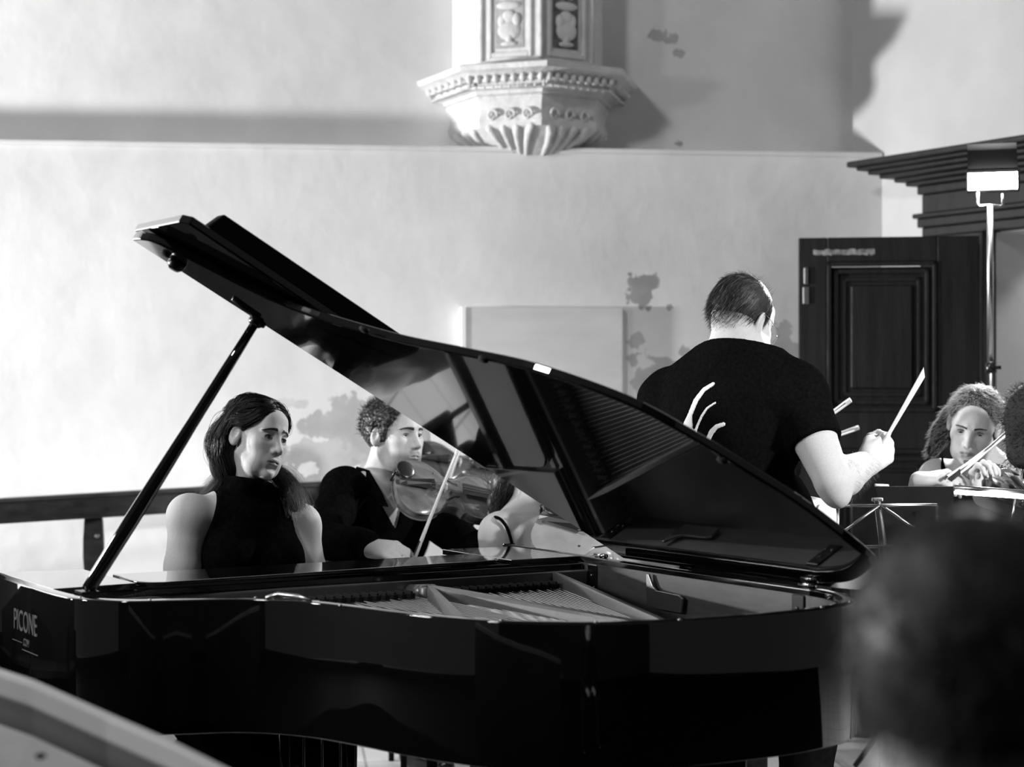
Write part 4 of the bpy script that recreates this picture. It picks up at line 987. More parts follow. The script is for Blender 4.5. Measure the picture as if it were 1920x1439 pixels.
# ------------------------------------------------------------------ bearded violinist behind the pianist
def violinist():
    F = Frame(px_pt(739, 817, 5.95), 50, -1, 3, .985)
    fw = unit(A3([math.sin(math.radians(35)), -math.cos(math.radians(35)), 0])); rv = unit(np.cross(fw, [0, 0, 1.]))   # his right is image left
    nb = px_pt(712, 912, 6.0); shR = px_pt(643, 925, 5.92); shL = px_pt(792, 935, 6.16)
    chest = px_pt(715, 1000, 6.02)+A3([0, 0, 0]); pelvis = A3([chest[0]+.08, chest[1]-.06, .56])
    root = empty('person', A3([pelvis[0], pelvis[1], 0]), 'bearded young man in a black shirt playing the violin behind the pianist', 'person')
    S = SDF(); head(S, F, True, lid=.78)
    S.cap(F(0, -.02, -.05), nb, .057, .062, .025); S.cap(F(0, .012, -.09), nb+fw*.03, .038, .05, .02); S.ell(F(0, .05, -.115), (.014, .014, .014), None, .01)
    torso(S, nb, chest, pelvis, shL, shR, fw)
    elR = px_pt(603, 1015, 5.68); wrR = px_pt(690, 1027, 5.46); elL = px_pt(890, 1040, 5.88); wrL = px_pt(945, 992, 5.74)
    limb(S, shR, elR, wrR, (.055, .048, .042, .043, .029)); limb(S, shL, elL, wrL, (.055, .048, .042, .043, .028))
    hand_on(S, wrR, px_pt(765, 1036, 5.38), A3([.05, -.55, .8]), [(28, 30, 15), (34, 34, 20), (38, 36, 22), (30, 30, 20)], [(.018, .02, -.006), (.036, .05, -.024), (.030, .080, -.036)], -1, .98)
    T0 = SDF(); fl_ = FWD(58); rl_ = unit(np.cross(fl_, [0, 0, 1.])); seated_legs(S, T0, pelvis, fl_, rl_, splay=.03)
    vt = px_pt(741, 908, 5.70); vd = unit(A3([.88, .38, -.17])); vn = A3([.10, -.74, .62])
    hand_on(S, wrL, px_pt(955, 950, 5.80), A3([.2, .5, -.3]), [(70, 60, 40)]*4, [(.02, .02, -.006), (.045, .045, -.018), (.05, .07, -.02)], 1, .98)
    P, Q = orient(S, F.p[2]-.145, .0050, .0017); o = link_mesh('body', P, None, M['skin_m'], root, True, quads=Q); set_tone(o, face_tone(P, F, True, beard=.62))
    eyes(F, o, (.1, -.5), lid=.78); brows(S, F, .002, o, True, M['hair_dark'])
    G = SDF(); torso(G, nb, chest, pelvis, shL, shR, fw, g=.012)
    limb(G, shR, elR, wrR-unit(wrR-elR)*.02, (.066, .060, .054, .052, .044)); limb(G, shL, elL, wrL-unit(wrL-elL)*.02, (.066, .060, .054, .052, .044)); G.cap(F(0, -.03, -.11), nb, .068, .075, .03)
    def cut(X, Y, Z, V):
        V = V-.003+folds(X, Y, Z, .0045, 34, 1)
        ph = np.maximum(0, (X-nb[0])*fw[0]+(Y-nb[1])*fw[1]); lt = np.abs((X-nb[0]-fw[0]*.05)*rv[0]+(Y-nb[1]-fw[1]*.05)*rv[1])
        dn_ = np.sqrt((X-nb[0])**2+(Y-nb[1])**2); V = np.maximum(V, np.minimum(Z-(nb[2]+.048-ph*.45), .098-dn_)); vee = np.maximum(.055-((X-nb[0])*fw[0]+(Y-nb[1])*fw[1]), (lt-.055)*.9-(Z-nb[2]+.02)*.42); vee = np.maximum(vee, nb[2]-.13-Z)
        return np.maximum(V, -vee)
    sdf_mesh('shirt', G, .005, M[SM], root, lo=A3([-5, 0, .62]), post=cut)
    Cc = SDF()                                   # collar leaves and button placket
    for sx in (-1, 1):
        b0 = nb+fw*.035+rv*sx*.062+A3([0, 0, .052]); b1 = nb+fw*.105+rv*sx*.058+A3([0, 0, -.015]); b2 = nb+fw*.125+rv*sx*.045+A3([0, 0, -.06])
        mb = MB(); q = [nb-fw*.03+rv*sx*.070+A3([0, 0, .062]), b0, b1, b2, nb+fw*.115+rv*sx*.072+A3([0, 0, -.055]), nb+fw*.05+rv*sx*.088+A3([0, 0, .0]), nb-fw*.03+rv*sx*.088+A3([0, 0, .02])]
        mb.prism(q, [p_+A3([fw[0], fw[1], .3])*.006 for p_ in q]); bevel(mb.build('collar', M[SM], root), .001)
    sdf_mesh('trousers', T0, .009, M['cloth_dark'], root); shoes(root, pelvis, fl_, rl_, .03)
    Hh = SDF(); cap_hair(Hh, F, .013); Hh.ell(F(0, .040, .105), A3([.060, .050, .035]), F.R, .02); hl = hairline(F, HL_M, .010)
    ho, HP = sdf_mesh('hair', Hh, .003, M['hair_brown'], root, post=lambda X, Y, Z, V: hl(X, Y, Z, V+.0022*np.sin(X*260+2*np.sin(Z*130))*np.sin(Z*240+2*np.sin(Y*160))))
    q = F.inv(HP); HPs = HP[(q[:, 2] > .0)]
    strands('hair_strands', hair_field(HPs, F, 2600, 7, .030, lambda q, nr: np.tile(A3([.3, .5, .25]), (len(q), 1)), .7, .6, 2, curlf=1.1), .0006, M['hair_brown'], ho)
    violin('violin', 'brown violin tucked under the bearded man\'s chin', vt, vd, vn, L=.352)
    fr = px_pt(778, 1042, 5.42); tp = px_pt(853, 856, 5.42)
    d_ = unit(tp-fr); bow('pale violin bow slanting up from the bearded man\'s right hand', fr-d_*.01, tp+d_*.02, A3([.3, -.9, .3]))
    stool_chair(pelvis, fl_, 'black chair under the bearded violinist', None)
    return F
violinist()

def simple_person(label, Fr, nb, shL, shR, fw, chest, arms, hair_m, top_m, male=False, res=.007, hair='short', legs=True, head_res=.004, skin='skin_m', bare=False, chair=None, bust=0, trap=.05):
    """a seated player mostly hidden behind others: full figure, coarser mesh"""
    rv = unit(np.cross(fw, [0, 0, 1.])); pelvis = A3([chest[0]-fw[0]*.06, chest[1]-fw[1]*.06, .56])
    root = empty('person', A3([pelvis[0], pelvis[1], 0]), label, 'person'); S = SDF(); head(S, Fr, male)
    S.cap(Fr(0, -.02, -.05), nb, .050, .056, .025); torso(S, nb, chest, pelvis, shL, shR, fw, bust=bust, trap=trap)
    G = SDF(); torso(G, nb, chest, pelvis, shL, shR, fw, g=.011, bust=bust); T0 = SDF()
    for (sh, el, wr, to, back, sd, curl) in arms:
        limb(S, sh, el, wr, (.052, .045, .037, .038, .026)); hand_on(S, wr, to, back, curl, [(.018, .02, -.006), (.036, .05, -.024), (.030, .080, -.030)], sd, .95)
        if not bare: limb(G, sh, el, wr-unit(wr-el)*.03, (.063, .057, .050, .046, .038))
    if legs: seated_legs(S, T0, pelvis, fw, rv)
    P, Q = orient(S, Fr.p[2]-.135, res, head_res); o = link_mesh('body', P, None, M[skin], root, True, quads=Q); set_tone(o, face_tone(P, Fr, male)); eyes(Fr, o, (0, -.4)); brows(S, Fr, .003, o, male)
    zc = nb[2]-(.02 if not bare else .06)
    def cut(X, Y, Z, V):
        V = np.maximum(V+folds(X, Y, Z, .003, 36, 4), np.minimum(Z-zc, .13-np.sqrt((X-nb[0])**2+(Y-nb[1])**2)))
        if bare:
            lat = np.abs((X-nb[0])*rv[0]+(Y-nb[1])*rv[1]); V = np.maximum(V, lat-.135)
        return V
    sdf_mesh('top', G, .007, M[top_m], root, lo=A3([-9, 0, .55]), post=cut)
    if legs: sdf_mesh('trousers', T0, .01, M['cloth_dark'], root); shoes(root, pelvis, fw, rv)
    if chair: stool_chair(pelvis, fw, chair, None)
    return root, S, rv, pelvis

# desk partner hidden behind the bearded violinist
def partner():
    Y = 7.45; F = Frame(px_pt(764, 836, Y), 55, 8, 0, .98); fw = FWD(45); rv = unit(np.cross(fw, [0, 0, 1.]))
    nb = px_pt(745, 905, Y+.02); shR = nb+rv*.17-A3([0, 0, .04]); shL = nb-rv*.17-A3([0, 0, .04]); chest = nb-A3([0, 0, .19])
    wrL = px_pt(905, 900, 7.12); wrR = px_pt(820, 960, 7.0)
    r_, *_ = simple_person('dark dressed violinist almost hidden behind the bearded man', F, nb, shL, shR, fw, chest,
        [(shR, px_pt(770, 985, 7.2), wrR, px_pt(830, 940, 6.95), (0, -.6, .7), -1, [(30, 30, 20)]*4), (shL, px_pt(860, 985, 7.25), wrL, px_pt(903, 870, 7.1), (.4, .5, -.2), 1, [(70, 60, 40)]*4)],
        'hair_dark', 'cloth_black', True, chair='black chair under the hidden violinist')
    Hh = SDF(); cap_hair(Hh, F, .012); sdf_mesh('hair', Hh, .005, M['hair_dark'], r_, post=hairline(F, HL_M))
    violin('violin', 'dark violin behind the bearded man\'s, its upper half cut off by the piano lid', px_pt(783, 862, 6.95), unit(A3([.83, .42, -.16])), A3([.15, -.60, .62]), L=.365, body_m='violin_dark')
    bow('pale bow crossing the darker violin behind the bearded man', px_pt(829, 937, 6.93), px_pt(868, 828, 6.85), A3([.3, -.9, .3]))
partner()

# bare shouldered woman with a viola under the lid
def violist():
    Y = 5.62; F = Frame(px_pt(1014, 880, Y), 62, 22, 8, .93); fw = FWD(48); rv = unit(np.cross(fw, [0, 0, 1.]))
    nb = px_pt(1000, 966, Y+.02); shR = px_pt(936, 1000, Y-.10); shL = px_pt(1040, 1000, Y+.13); chest = px_pt(978, 1062, Y)
    root, S, rv, pel = simple_person('woman with bare pale shoulders and a thin black strap beneath the lid edge', F, nb, shL, shR, fw, chest,
        [(shR, px_pt(905, 1140, 5.5), px_pt(1010, 1120, 5.3), px_pt(1060, 1110, 5.25), (0, -.5, .8), -1, [(30, 30, 20)]*4), (shL, px_pt(1120, 1110, 5.6), px_pt(1165, 1050, 5.42), px_pt(1175, 1020, 5.4), (.4, .5, -.2), 1, [(60, 60, 40)]*4)],
        'hair_dark', 'cloth_black', False, res=.0045, skin='skin_f', bare=True, trap=.062, chair='black chair under the bare shouldered woman')
    for o in list(root.children):
        if o.name.startswith('top'): bpy.data.objects.remove(o)
    G = SDF(); torso(G, nb, chest, pel, shL, shR, fw, g=.010)
    zc = px_pt(978, 1030, Y)[2]
    sdf_mesh('top', G, .006, M['cloth_black'], root, lo=A3([-9, 0, .55]), post=lambda X, Y_, Z, V: np.maximum(V, Z-zc+.0*X))
    mb = MB(); pts = catmull([px_pt(921, 970, 5.52), px_pt(936, 973, 5.46), px_pt(948, 986, 5.45), px_pt(956, 1006, 5.445), px_pt(964, 1036, 5.45)], 6); mb.tube(pts, .0048, 8); mb.build('shoulder_strap', M['cloth_black'], root, smooth=True)
    Hh = SDF(); cap_hair(Hh, F, .012)
    Hh.chain([F(0, -.09, 0), px_pt(948, 905, Y+.03), px_pt(931, 945, Y+.04), px_pt(925, 965, Y+.05)], [.05, .040, .026, .012], .02); ho, _ = sdf_mesh('hair', Hh, .004, M['hair_brown'], root, post=hairline(F, HL_W))
    r = np.random.default_rng(3); paths = []
    for i in range(260):
        pts = [F(0, -.085, .03)+r.normal(size=3)*.02, px_pt(950, 900, Y+.02)+r.normal(size=3)*.022, px_pt(932, 940, Y+.0)+r.normal(size=3)*.014, px_pt(922+r.random()*10, 962+r.random()*12, Y)+r.normal(size=3)*.008]
        c = np.array(catmull(pts, 5)); paths.append(c)
    strands('hair_strands', paths, .0006, M['hair_brown'], ho)
    violin('viola', 'pale glossy viola held by the bare shouldered woman beneath the lid', px_pt(1006, 978, 5.36), unit(A3([.82, -.25, -.22])), A3([.05, -.62, .72]), L=.43, body_m='violin_pale')
violist()

# ------------------------------------------------------------------ the conductor, seen from behind
def conductor():
    Y = 5.12; F = Frame(px_pt(1391, 600, Y), 133, 24, -4, .96)
    nb = px_pt(1384, 672, Y-.02); shR = px_pt(1492, 742, 5.02); shL = px_pt(1256, 752, 5.30); fw = FWD(146); chest = px_pt(1375, 815, Y+.0); pelvis = px_pt(1425, 1075, 5.12)
    root = empty('person', A3([pelvis[0], pelvis[1], 0]), 'grey haired man in a black T-shirt seen from behind, conducting with a white baton', 'person')
    rv = unit(shR-shL); S = SDF(); head(S, F, True)
    S.cap(F(0, -.03, -.03), nb+A3([0, 0, .0]), .058, .066, .03); S.cap(F(0, .01, -.09), nb+fw*.03, .045, .055, .03)
    torso(S, nb, chest, pelvis, shL, shR, fw, sw=1.12, belly=.05, trap=.072)
    elR = px_pt(1562, 905, 4.86); wrR = px_pt(1628, 868, 5.04); elL = px_pt(1290, 930, 5.45); wrL = px_pt(1360, 900, 5.66)
    limb(S, shR, elR, wrR, (.066, .061, .047, .053, .034), k=.012); limb(S, shL, elL, wrL, (.066, .060, .048, .050, .033))
    S.ell(px_pt(1570, 930, 4.86), (.035, .04, .035), None, .02)
    hand_on(S, wrR, px_pt(1668, 838, 5.10), A3([.45, -.85, -.1]), [(62, 85, 55), (68, 88, 55), (72, 88, 55), (74, 86, 55)], [(.024, .012, -.010), (.036, .048, -.022), (.028, .078, -.030), (.014, .094, -.030)], -1, 1.1)
    hand_on(S, wrL, px_pt(1390, 880, 5.72), A3([0, 0, 1]), [(20, 25, 15)]*4, [(.02, .02, -.006), (.045, .05, -.012), (.06, .08, -.016)], 1, 1.05)
    T0 = SDF(); G = SDF()
    for sx in (-1, 1):
        hp = pelvis+rv*sx*.10+A3([0, 0, -.04]); kn = A3([hp[0], hp[1], .50])+fw*.02+rv*sx*.04; an = A3([kn[0], kn[1], .09])-fw*.02
        S.chain([hp, kn, an], [.092, .062, .042], .03); foot(S, an, fw); T0.chain([hp, kn, A3([an[0], an[1], .10])], [.106, .078, .066], .03)
        Sh = SDF(); foot(Sh, an, fw, .007); sdf_mesh('shoe', Sh, .007, M['satin_black'], root)
    P, Q = orient(S, F.p[2]-.145, .0048, .0024); o = link_mesh('body', P, None, M['skin_m'], root, True, quads=Q); set_tone(o, face_tone(P, F, True)); eyes(F, o, (0, -.4)); brows(S, F, .003, o, True)
    torso(G, nb, chest, pelvis, shL, shR, fw, g=.019, sw=1.12, belly=.05, trap=.072)
    eR = shR+(elR-shR)*.56; eL = shL+(elL-shL)*.62
    dR = unit(elR-shR); dL = unit(elL-shL)
    def cut(X, Y_, Z, V):
        for sh_, e_, d_ in ((shR, eR, dR), (shL, eL, dL)):        # sleeves with flat hems
            q = ((X-sh_[0])*d_[0]+(Y_-sh_[1])*d_[1]+(Z-sh_[2])*d_[2]); t_ = np.clip(q, 0, .4)
            D = np.sqrt((X-sh_[0]-t_*d_[0])**2+(Y_-sh_[1]-t_*d_[1])**2+(Z-sh_[2]-t_*d_[2])**2)-(.077-.006*np.clip(q/.2, 0, 1))
            D = np.maximum(D, q-np.linalg.norm(e_-sh_)); hh = np.clip(.5+.5*(V-D)/.03, 0, 1); V = V*(1-hh)+D*hh-.03*hh*(1-hh)
        V = V+folds(X, Y_, Z, .006, 32, 8)
        V = V+.0035*np.sin(((X-nb[0])*rv[0]+(Y_-nb[1])*rv[1])*60+(Z-nb[2])*22)*np.clip((nb[2]-.1-Z)*4, 0, 1)
        ph = (X-nb[0])*fw[0]+(Y_-nb[1])*fw[1]
        V = np.maximum(V, np.minimum(Z-(nb[2]+.030-ph*.30), .125-np.sqrt((X-nb[0])**2+(Y_-nb[1])**2)))
        return np.maximum(V, (pelvis[2]-.07)-Z)
    for sh_, e_ in ((shR, eR), (shL, eL)): G.cap(sh_, sh_+(e_-sh_)*.9, .030, .030, .01)
    tee, TP = sdf_mesh('t_shirt', G, .0048, M['cloth_tee'], root, post=cut, smooth=5)
    sdf_mesh('trousers', T0, .009, M['cloth_dark'], root, post=lambda X, Y_, Z, V: V+folds(X, Y_, Z, .004, 24, 2))
    # white curved print on the back of the shirt, laid on the cloth
    yb = 5.0
    strokes = [([(1329, 721), (1308, 732), (1292, 752), (1278, 778), (1262, 800), (1252, 812)], [5, 6, 7, 7, 8, 9]), ([(1278, 778), (1276, 800), (1270, 812)], [6, 10, 8]),
               ([(1344, 756), (1325, 766), (1310, 782), (1298, 800), (1292, 812)], [2.5, 3, 3.5, 3.5, 4]), ([(1283, 806), (1292, 814), (1302, 822)], [3, 5, 7]),
               ([(1368, 796), (1350, 801), (1336, 812), (1326, 826), (1320, 840), (1316, 850)], [5, 6, 7, 6, 6, 6])]
    rb = unit(np.cross(fw, [0, 0, 1.])); fl = []
    for pts, wd_ in strokes:
        for (a, b_), (w0, w1) in zip(zip(pts[:-1], pts[1:]), zip(wd_[:-1], wd_[1:])):
            A_ = px_pt(*a, yb); B_ = px_pt(*b_, yb); fl.append(((A_-nb)@rb, A_[2], (B_-nb)@rb, B_[2], w0*yb/FPX*.8, w1*yb/FPX*.8))
    def pr(X, Y_, Z, V):
        V = cut(X, Y_, Z, V)-.0022; lat = (X-nb[0])*rb[0]+(Y_-nb[1])*rb[1]; bk = (X-chest[0])*fw[0]+(Y_-chest[1])*fw[1]; R_ = np.full(np.broadcast(X, Y_, Z).shape, 9., np.float32)
        for a0, z0, a1, z1, w0, w1 in fl:
            dx, dz = a1-a0, z1-z0; t_ = np.clip(((lat-a0)*dx+(Z-z0)*dz)/(dx*dx+dz*dz), 0, 1); R_ = np.minimum(R_, np.hypot(lat-a0-t_*dx, Z-z0-t_*dz)-(w0+(w1-w0)*t_))
        return np.maximum(np.maximum(V, R_), bk+.02)
    lo = A3([nb[0]-.45, nb[1]-.3, nb[2]-.32]); hi = A3([nb[0]+.2, nb[1]+.3, nb[2]])
    sdf_mesh('shirt_print', G, .0030, M['white'], root, lo, hi, pr, smooth=1)
    # hair: receding and thin on the crown, grey at the sides and nape
    Hh = SDF(); cap_hair(Hh, F, .006)
    tab = [(0, .095), (30, .09), (45, .07), (58, .045), (66, .0), (79, -.005), (82, .020), (94, .022), (104, -.015), (120, -.060), (150, -.076), (180, -.078)]
    ho, HP = sdf_mesh('hair', Hh, .003, M['hair_grey'], root, post=hairline(F, tab, .006)); q = F.inv(HP)
    r = np.random.default_rng(11)
    comb = lambda q, nr: np.stack([.25*np.sin(q[:, 1]*30), -.35-.2*(q[:, 2] > .08), -1.0+1.0*np.clip((q[:, 2]-.06)/.06, 0, 1)], 1)
    dense = HP[(r.random(len(HP)) < np.clip(1.25-np.exp(-((q[:, 0]/.035)**2+((q[:, 1]+.045)/.04)**2+((q[:, 2]-.115)/.04)**2))*1.2, .1, 1))]
    strands('hair_strands', hair_field(dense, F, 6500, 8, .036, comb, .015, .11, 4), .00040, mat('dark_grey_hair', .012, .4), ho)
    strands('hair_strands', hair_field(HP, F, 1600, 8, .034, comb, .02, .13, 6), .00036, M['hair_silver'], ho)
    strands('hair_strands', hair_field(HP[q[:, 2] > .09], F, 70, 8, .030, lambda q, nr: np.tile(A3([.8, -.3, .2]), (len(q), 1)), .22, .3, 7), .0003, M['hair_dark'], ho)
    # arm hair
    pts = []; fa = unit(wrR-elR); pa = unit(np.cross(fa, [0, 1., 0])); pb = np.cross(fa, pa)
    for i in range(700):
        f = .08+.85*r.random(); ang = r.random()*6.283; rad = np.interp(f, [0, .3, 1], [.052, .055, .034]); n_ = pa*math.cos(ang)+pb*math.sin(ang); p = elR+(wrR-elR)*f+n_*rad*.985
        dd = unit(n_*.8+fa*.7+r.normal(size=3)*.35+A3([0, 0, -.4])); pts.append([p+dd*.014*k/3-A3([0, 0, .001*k*k]) for k in range(4)])
    strands('arm_hair', pts, .00013, M['hair_silver'], o)
    # glasses
    gl = empty('glasses', F(0, .10, .0), 'thin wire rimmed glasses worn by the conductor', 'glasses')
    for sx in (-1, 1):
        mb = MB(); ring = [F(sx*.031+.022*math.cos(t_), .112-.004*abs(math.cos(t_)), -.010+.017*math.sin(t_)) for t_ in np.linspace(0, 2*math.pi, 25)]
        mb.tube(ring, .0008, 6); mb.build('rim', M['nickel'], gl, smooth=True)
        mb = MB(); mb.tube([F(sx*.053, .110, -.006), F(sx*.074, .090, .002), F(sx*.0815, .02, .016), F(sx*.084, -.004, .018), F(sx*.083, -.018, .0)], .0009, 6); mb.build('temple', M['nickel'], gl, smooth=True)
        mb = MB(); mb.tube([F(sx*.014, .112, -.014), F(sx*.010, .106, -.020)], .0012, 6); mb.build('nose_pad', M['nickel'], gl)
    mb = MB(); mb.tube([F(-.009, .113, -.006), F(0, .116, -.003), F(.009, .113, -.006)], .0008, 6); mb.build('bridge', M['nickel'], gl)
    # baton
    b0 = px_pt(1660, 826, 5.06); b1 = px_pt(1733, 697, 5.0); bt = empty('baton', b0, 'flat white baton raised in the conductor\'s right fist', 'baton')
    x = unit(b1-b0); sd = unit(np.cross(x, [0, 1., 0])); L_ = np.linalg.norm(b1-b0); th_ = np.cross(x, sd)*.002
    mb = MB(); mb.hexa([b0-sd*.0045-th_, b0+sd*.0045-th_, b0+sd*.0045+th_, b0-sd*.0045+th_, b1-x*.014-sd*.0095-th_, b1+x*.01+sd*.003*1-th_+sd*.004, b1+x*.01+sd*.003+th_+sd*.004, b1-x*.014-sd*.0095+th_]); bevel(mb.build('shaft', M['pale'], bt), .001)
    mb = MB(); mb.tube([b0-x*.05, b0-x*.02, b0+x*.012, b0+x*.025], [.008, .010, .007, .0055], 10); mb.build('grip', M['pale'], bt, smooth=True)
conductor()

# ------------------------------------------------------------------ players beyond the conductor
def back_players():
    for (x, y, Y, yaw, lab, btip, bfrog, blab) in (
        (1385, 770, 6.35, -35, 'dark dressed player hidden behind the conductor\'s back, nearer the door', (1597, 753), (1425, 876), 'thin bow pointing up steeply beside the conductor\'s sleeve'),
        (1300, 830, 7.05, -10, 'dark dressed player hidden behind the conductor\'s back, nearer the plaque', (1611, 805), (1412, 872), 'bow lying low and shallow just above the conductor\'s bare arm')):
        F = Frame(px_pt(x, y, Y), yaw, 12, 0, .95); fw = FWD(yaw); rv = unit(np.cross(fw, [0, 0, 1.])); nb = px_pt(x, y, Y)-A3([0, 0, .14]); shR = nb+rv*.15-A3([0, 0, .045]); shL = nb-rv*.15-A3([0, 0, .045]); chest = nb-A3([0, 0, .2])
        wr = px_pt(bfrog[0]-18, bfrog[1]+6, Y-.45); w2 = px_pt(x+10, y+120, Y-.45)
        hi_ = sorted([(shR, wr), (shL, w2)], key=lambda q: 0)
        near = shR if np.linalg.norm(shR-wr) < np.linalg.norm(shL-wr) else shL; far = shL if near is shR else shR
        r_, *_ = simple_person(lab, F, nb, shL, shR, fw, chest, [(near, (near+wr)/2+A3([.03, .05, -.12]), wr, px_pt(bfrog[0], bfrog[1], Y-.45), (0, -.4, .9), -1, [(40, 40, 20)]*4), (far, (far+w2)/2+A3([0, .05, -.12]), w2, w2+A3([.05, -.05, .03]), (0, .3, .9), 1, [(50, 50, 30)]*4)],
            'hair_dark', 'cloth_black', False, res=.009, head_res=.005, chair='black chair of the '+('hidden player nearer the plaque' if x < 1350 else 'hidden player nearer the door'))
        Hh = SDF(); cap_hair(Hh, F, .012); Hh.chain([F(0, -.08, 0), F(0, -.08, -.1)], [.05, .04]); sdf_mesh('hair', Hh, .006, M['hair_dark'], r_, post=hairline(F, HL_W))
        bow(blab, px_pt(*bfrog, Y-.45), px_pt(*btip, Y-.6), A3([-.6, -.5, .5]))
back_players()

# fair haired violinist on the right
def fair_violinist():
    Y = 5.85; F = Frame(px_pt(1826, 796, Y), -22, 20, 10, .96); fw = FWD(-18); rv = unit(np.cross(fw, [0, 0, 1.])); nb = px_pt(1848, 878, Y+.07)
    shR = nb+rv*.15-A3([0, 0, .035]); shL = nb-rv*.17-A3([0, 0, .03]); chest = nb-A3([0, 0, .19])
    wrR = px_pt(1722, 902, 5.52); wrL = px_pt(1845, 935, 5.46)
    root, S, rv, pel = simple_person('fair curly haired woman playing the violin beside the dark door', F, nb, shL, shR, fw, chest,
        [(shR, px_pt(1720, 965, 5.75), wrR, px_pt(1778, 893, 5.46), (.1, -.45, .85), -1, [(30, 34, 20), (36, 38, 20), (40, 40, 22), (34, 34, 20)]), (shL, px_pt(1930, 960, 5.7), wrL, px_pt(1838, 885, 5.45), (-.3, .6, .2), 1, [(50, 60, 45), (55, 60, 45), (58, 62, 45), (60, 62, 45)])],
        'hair_fair', 'cloth_black', False, res=.005, head_res=.0021, skin='skin_f', bare=True, chair='black chair under the fair haired violinist')
    Hh = SDF(); cap_hair(Hh, F, .009); Hh.chain([F(-.070, -.03, .02), F(-.082, -.01, -.05), F(-.080, .0, -.12)], [.014, .013, .009], .02); Hh.chain([F(.074, -.05, .0), F(.10, -.055, -.07), F(.125, -.05, -.14)], [.034, .032, .02], .02); Hh.cap(F(0, -.08, 0), F(0, -.08, -.12), .06, .05)
    ho, HP = sdf_mesh('hair', Hh, .004, mat('dark_blond_hair', .025, .7, spec=.1), root, post=hairline(F, HL_W)); q = F.inv(HP)
    comb = lambda q, nr: np.stack([np.clip(q[:, 0]*12, -.5, .5), -.15+0*q[:, 0], -.9+0*q[:, 0]], 1)
    strands('hair_strands', hair_field(HP[(q[:, 2] > -.16)], F, 5200, 8, .030, comb, .55, .30, 3, curlf=1.3), .00050, M['hair_fair'], ho)
    violin('violin', 'violin held by the fair haired woman beside the door', px_pt(1856, 880, 5.70), unit(A3([-.02, -.93, -.16])), A3([.35, -.25, .9]), body_m='violin_dark')
    bow('long pale bow slanting across the fair haired woman\'s violin', px_pt(1778, 908, 5.44), px_pt(1908, 800, 5.62), A3([-.4, -.5, .7]))
fair_violinist()
# curly haired person cut off by the right edge
def edge_person():
    Y = 5.45; F = Frame(px_pt(1968, 800, Y), 75, 10, 0, .98); fw = FWD(80); rv = unit(np.cross(fw, [0, 0, 1.])); nb = px_pt(1990, 884, Y+.02); shR = nb+rv*.15-A3([0, 0, .05]); shL = nb-rv*.17-A3([0, 0, .05]); chest = nb-A3([0, 0, .2])
    root, *_ = simple_person('person with dark curly hair cut off by the right edge of the view', F, nb, shL, shR, fw, chest,
        [(shR, shR+A3([-.02, 0, -.28]), px_pt(2120, 1060, 5.25), px_pt(2170, 1060, 5.25), (0, 0, 1), -1, [(20, 20, 10)]*4), (shL, shL+A3([.05, 0, -.28]), px_pt(2120, 1060, 5.6), px_pt(2170, 1060, 5.6), (0, 0, 1), 1, [(20, 20, 10)]*4)],
        'hair_dark', 'cloth_black', True, res=.009, head_res=.005, chair='black chair at the right edge under the curly haired person')
    Hh = SDF(); cap_hair(Hh, F, .022); Hh.cap(F(0, -.07, 0), F(0, -.06, -.09), .06, .05); ho, HP = sdf_mesh('hair', Hh, .005, M['felt'], root, post=hairline(F, HL_W))
    q = F.inv(HP); strands('hair_strands', hair_field(HP, F, 1400, 7, .035, lambda q, nr: np.tile(A3([.1, -.2, -.4]), (len(q), 1)), .8, .6, 9, curlf=1.2), .0007, M['hair_dark'], ho)
edge_person()
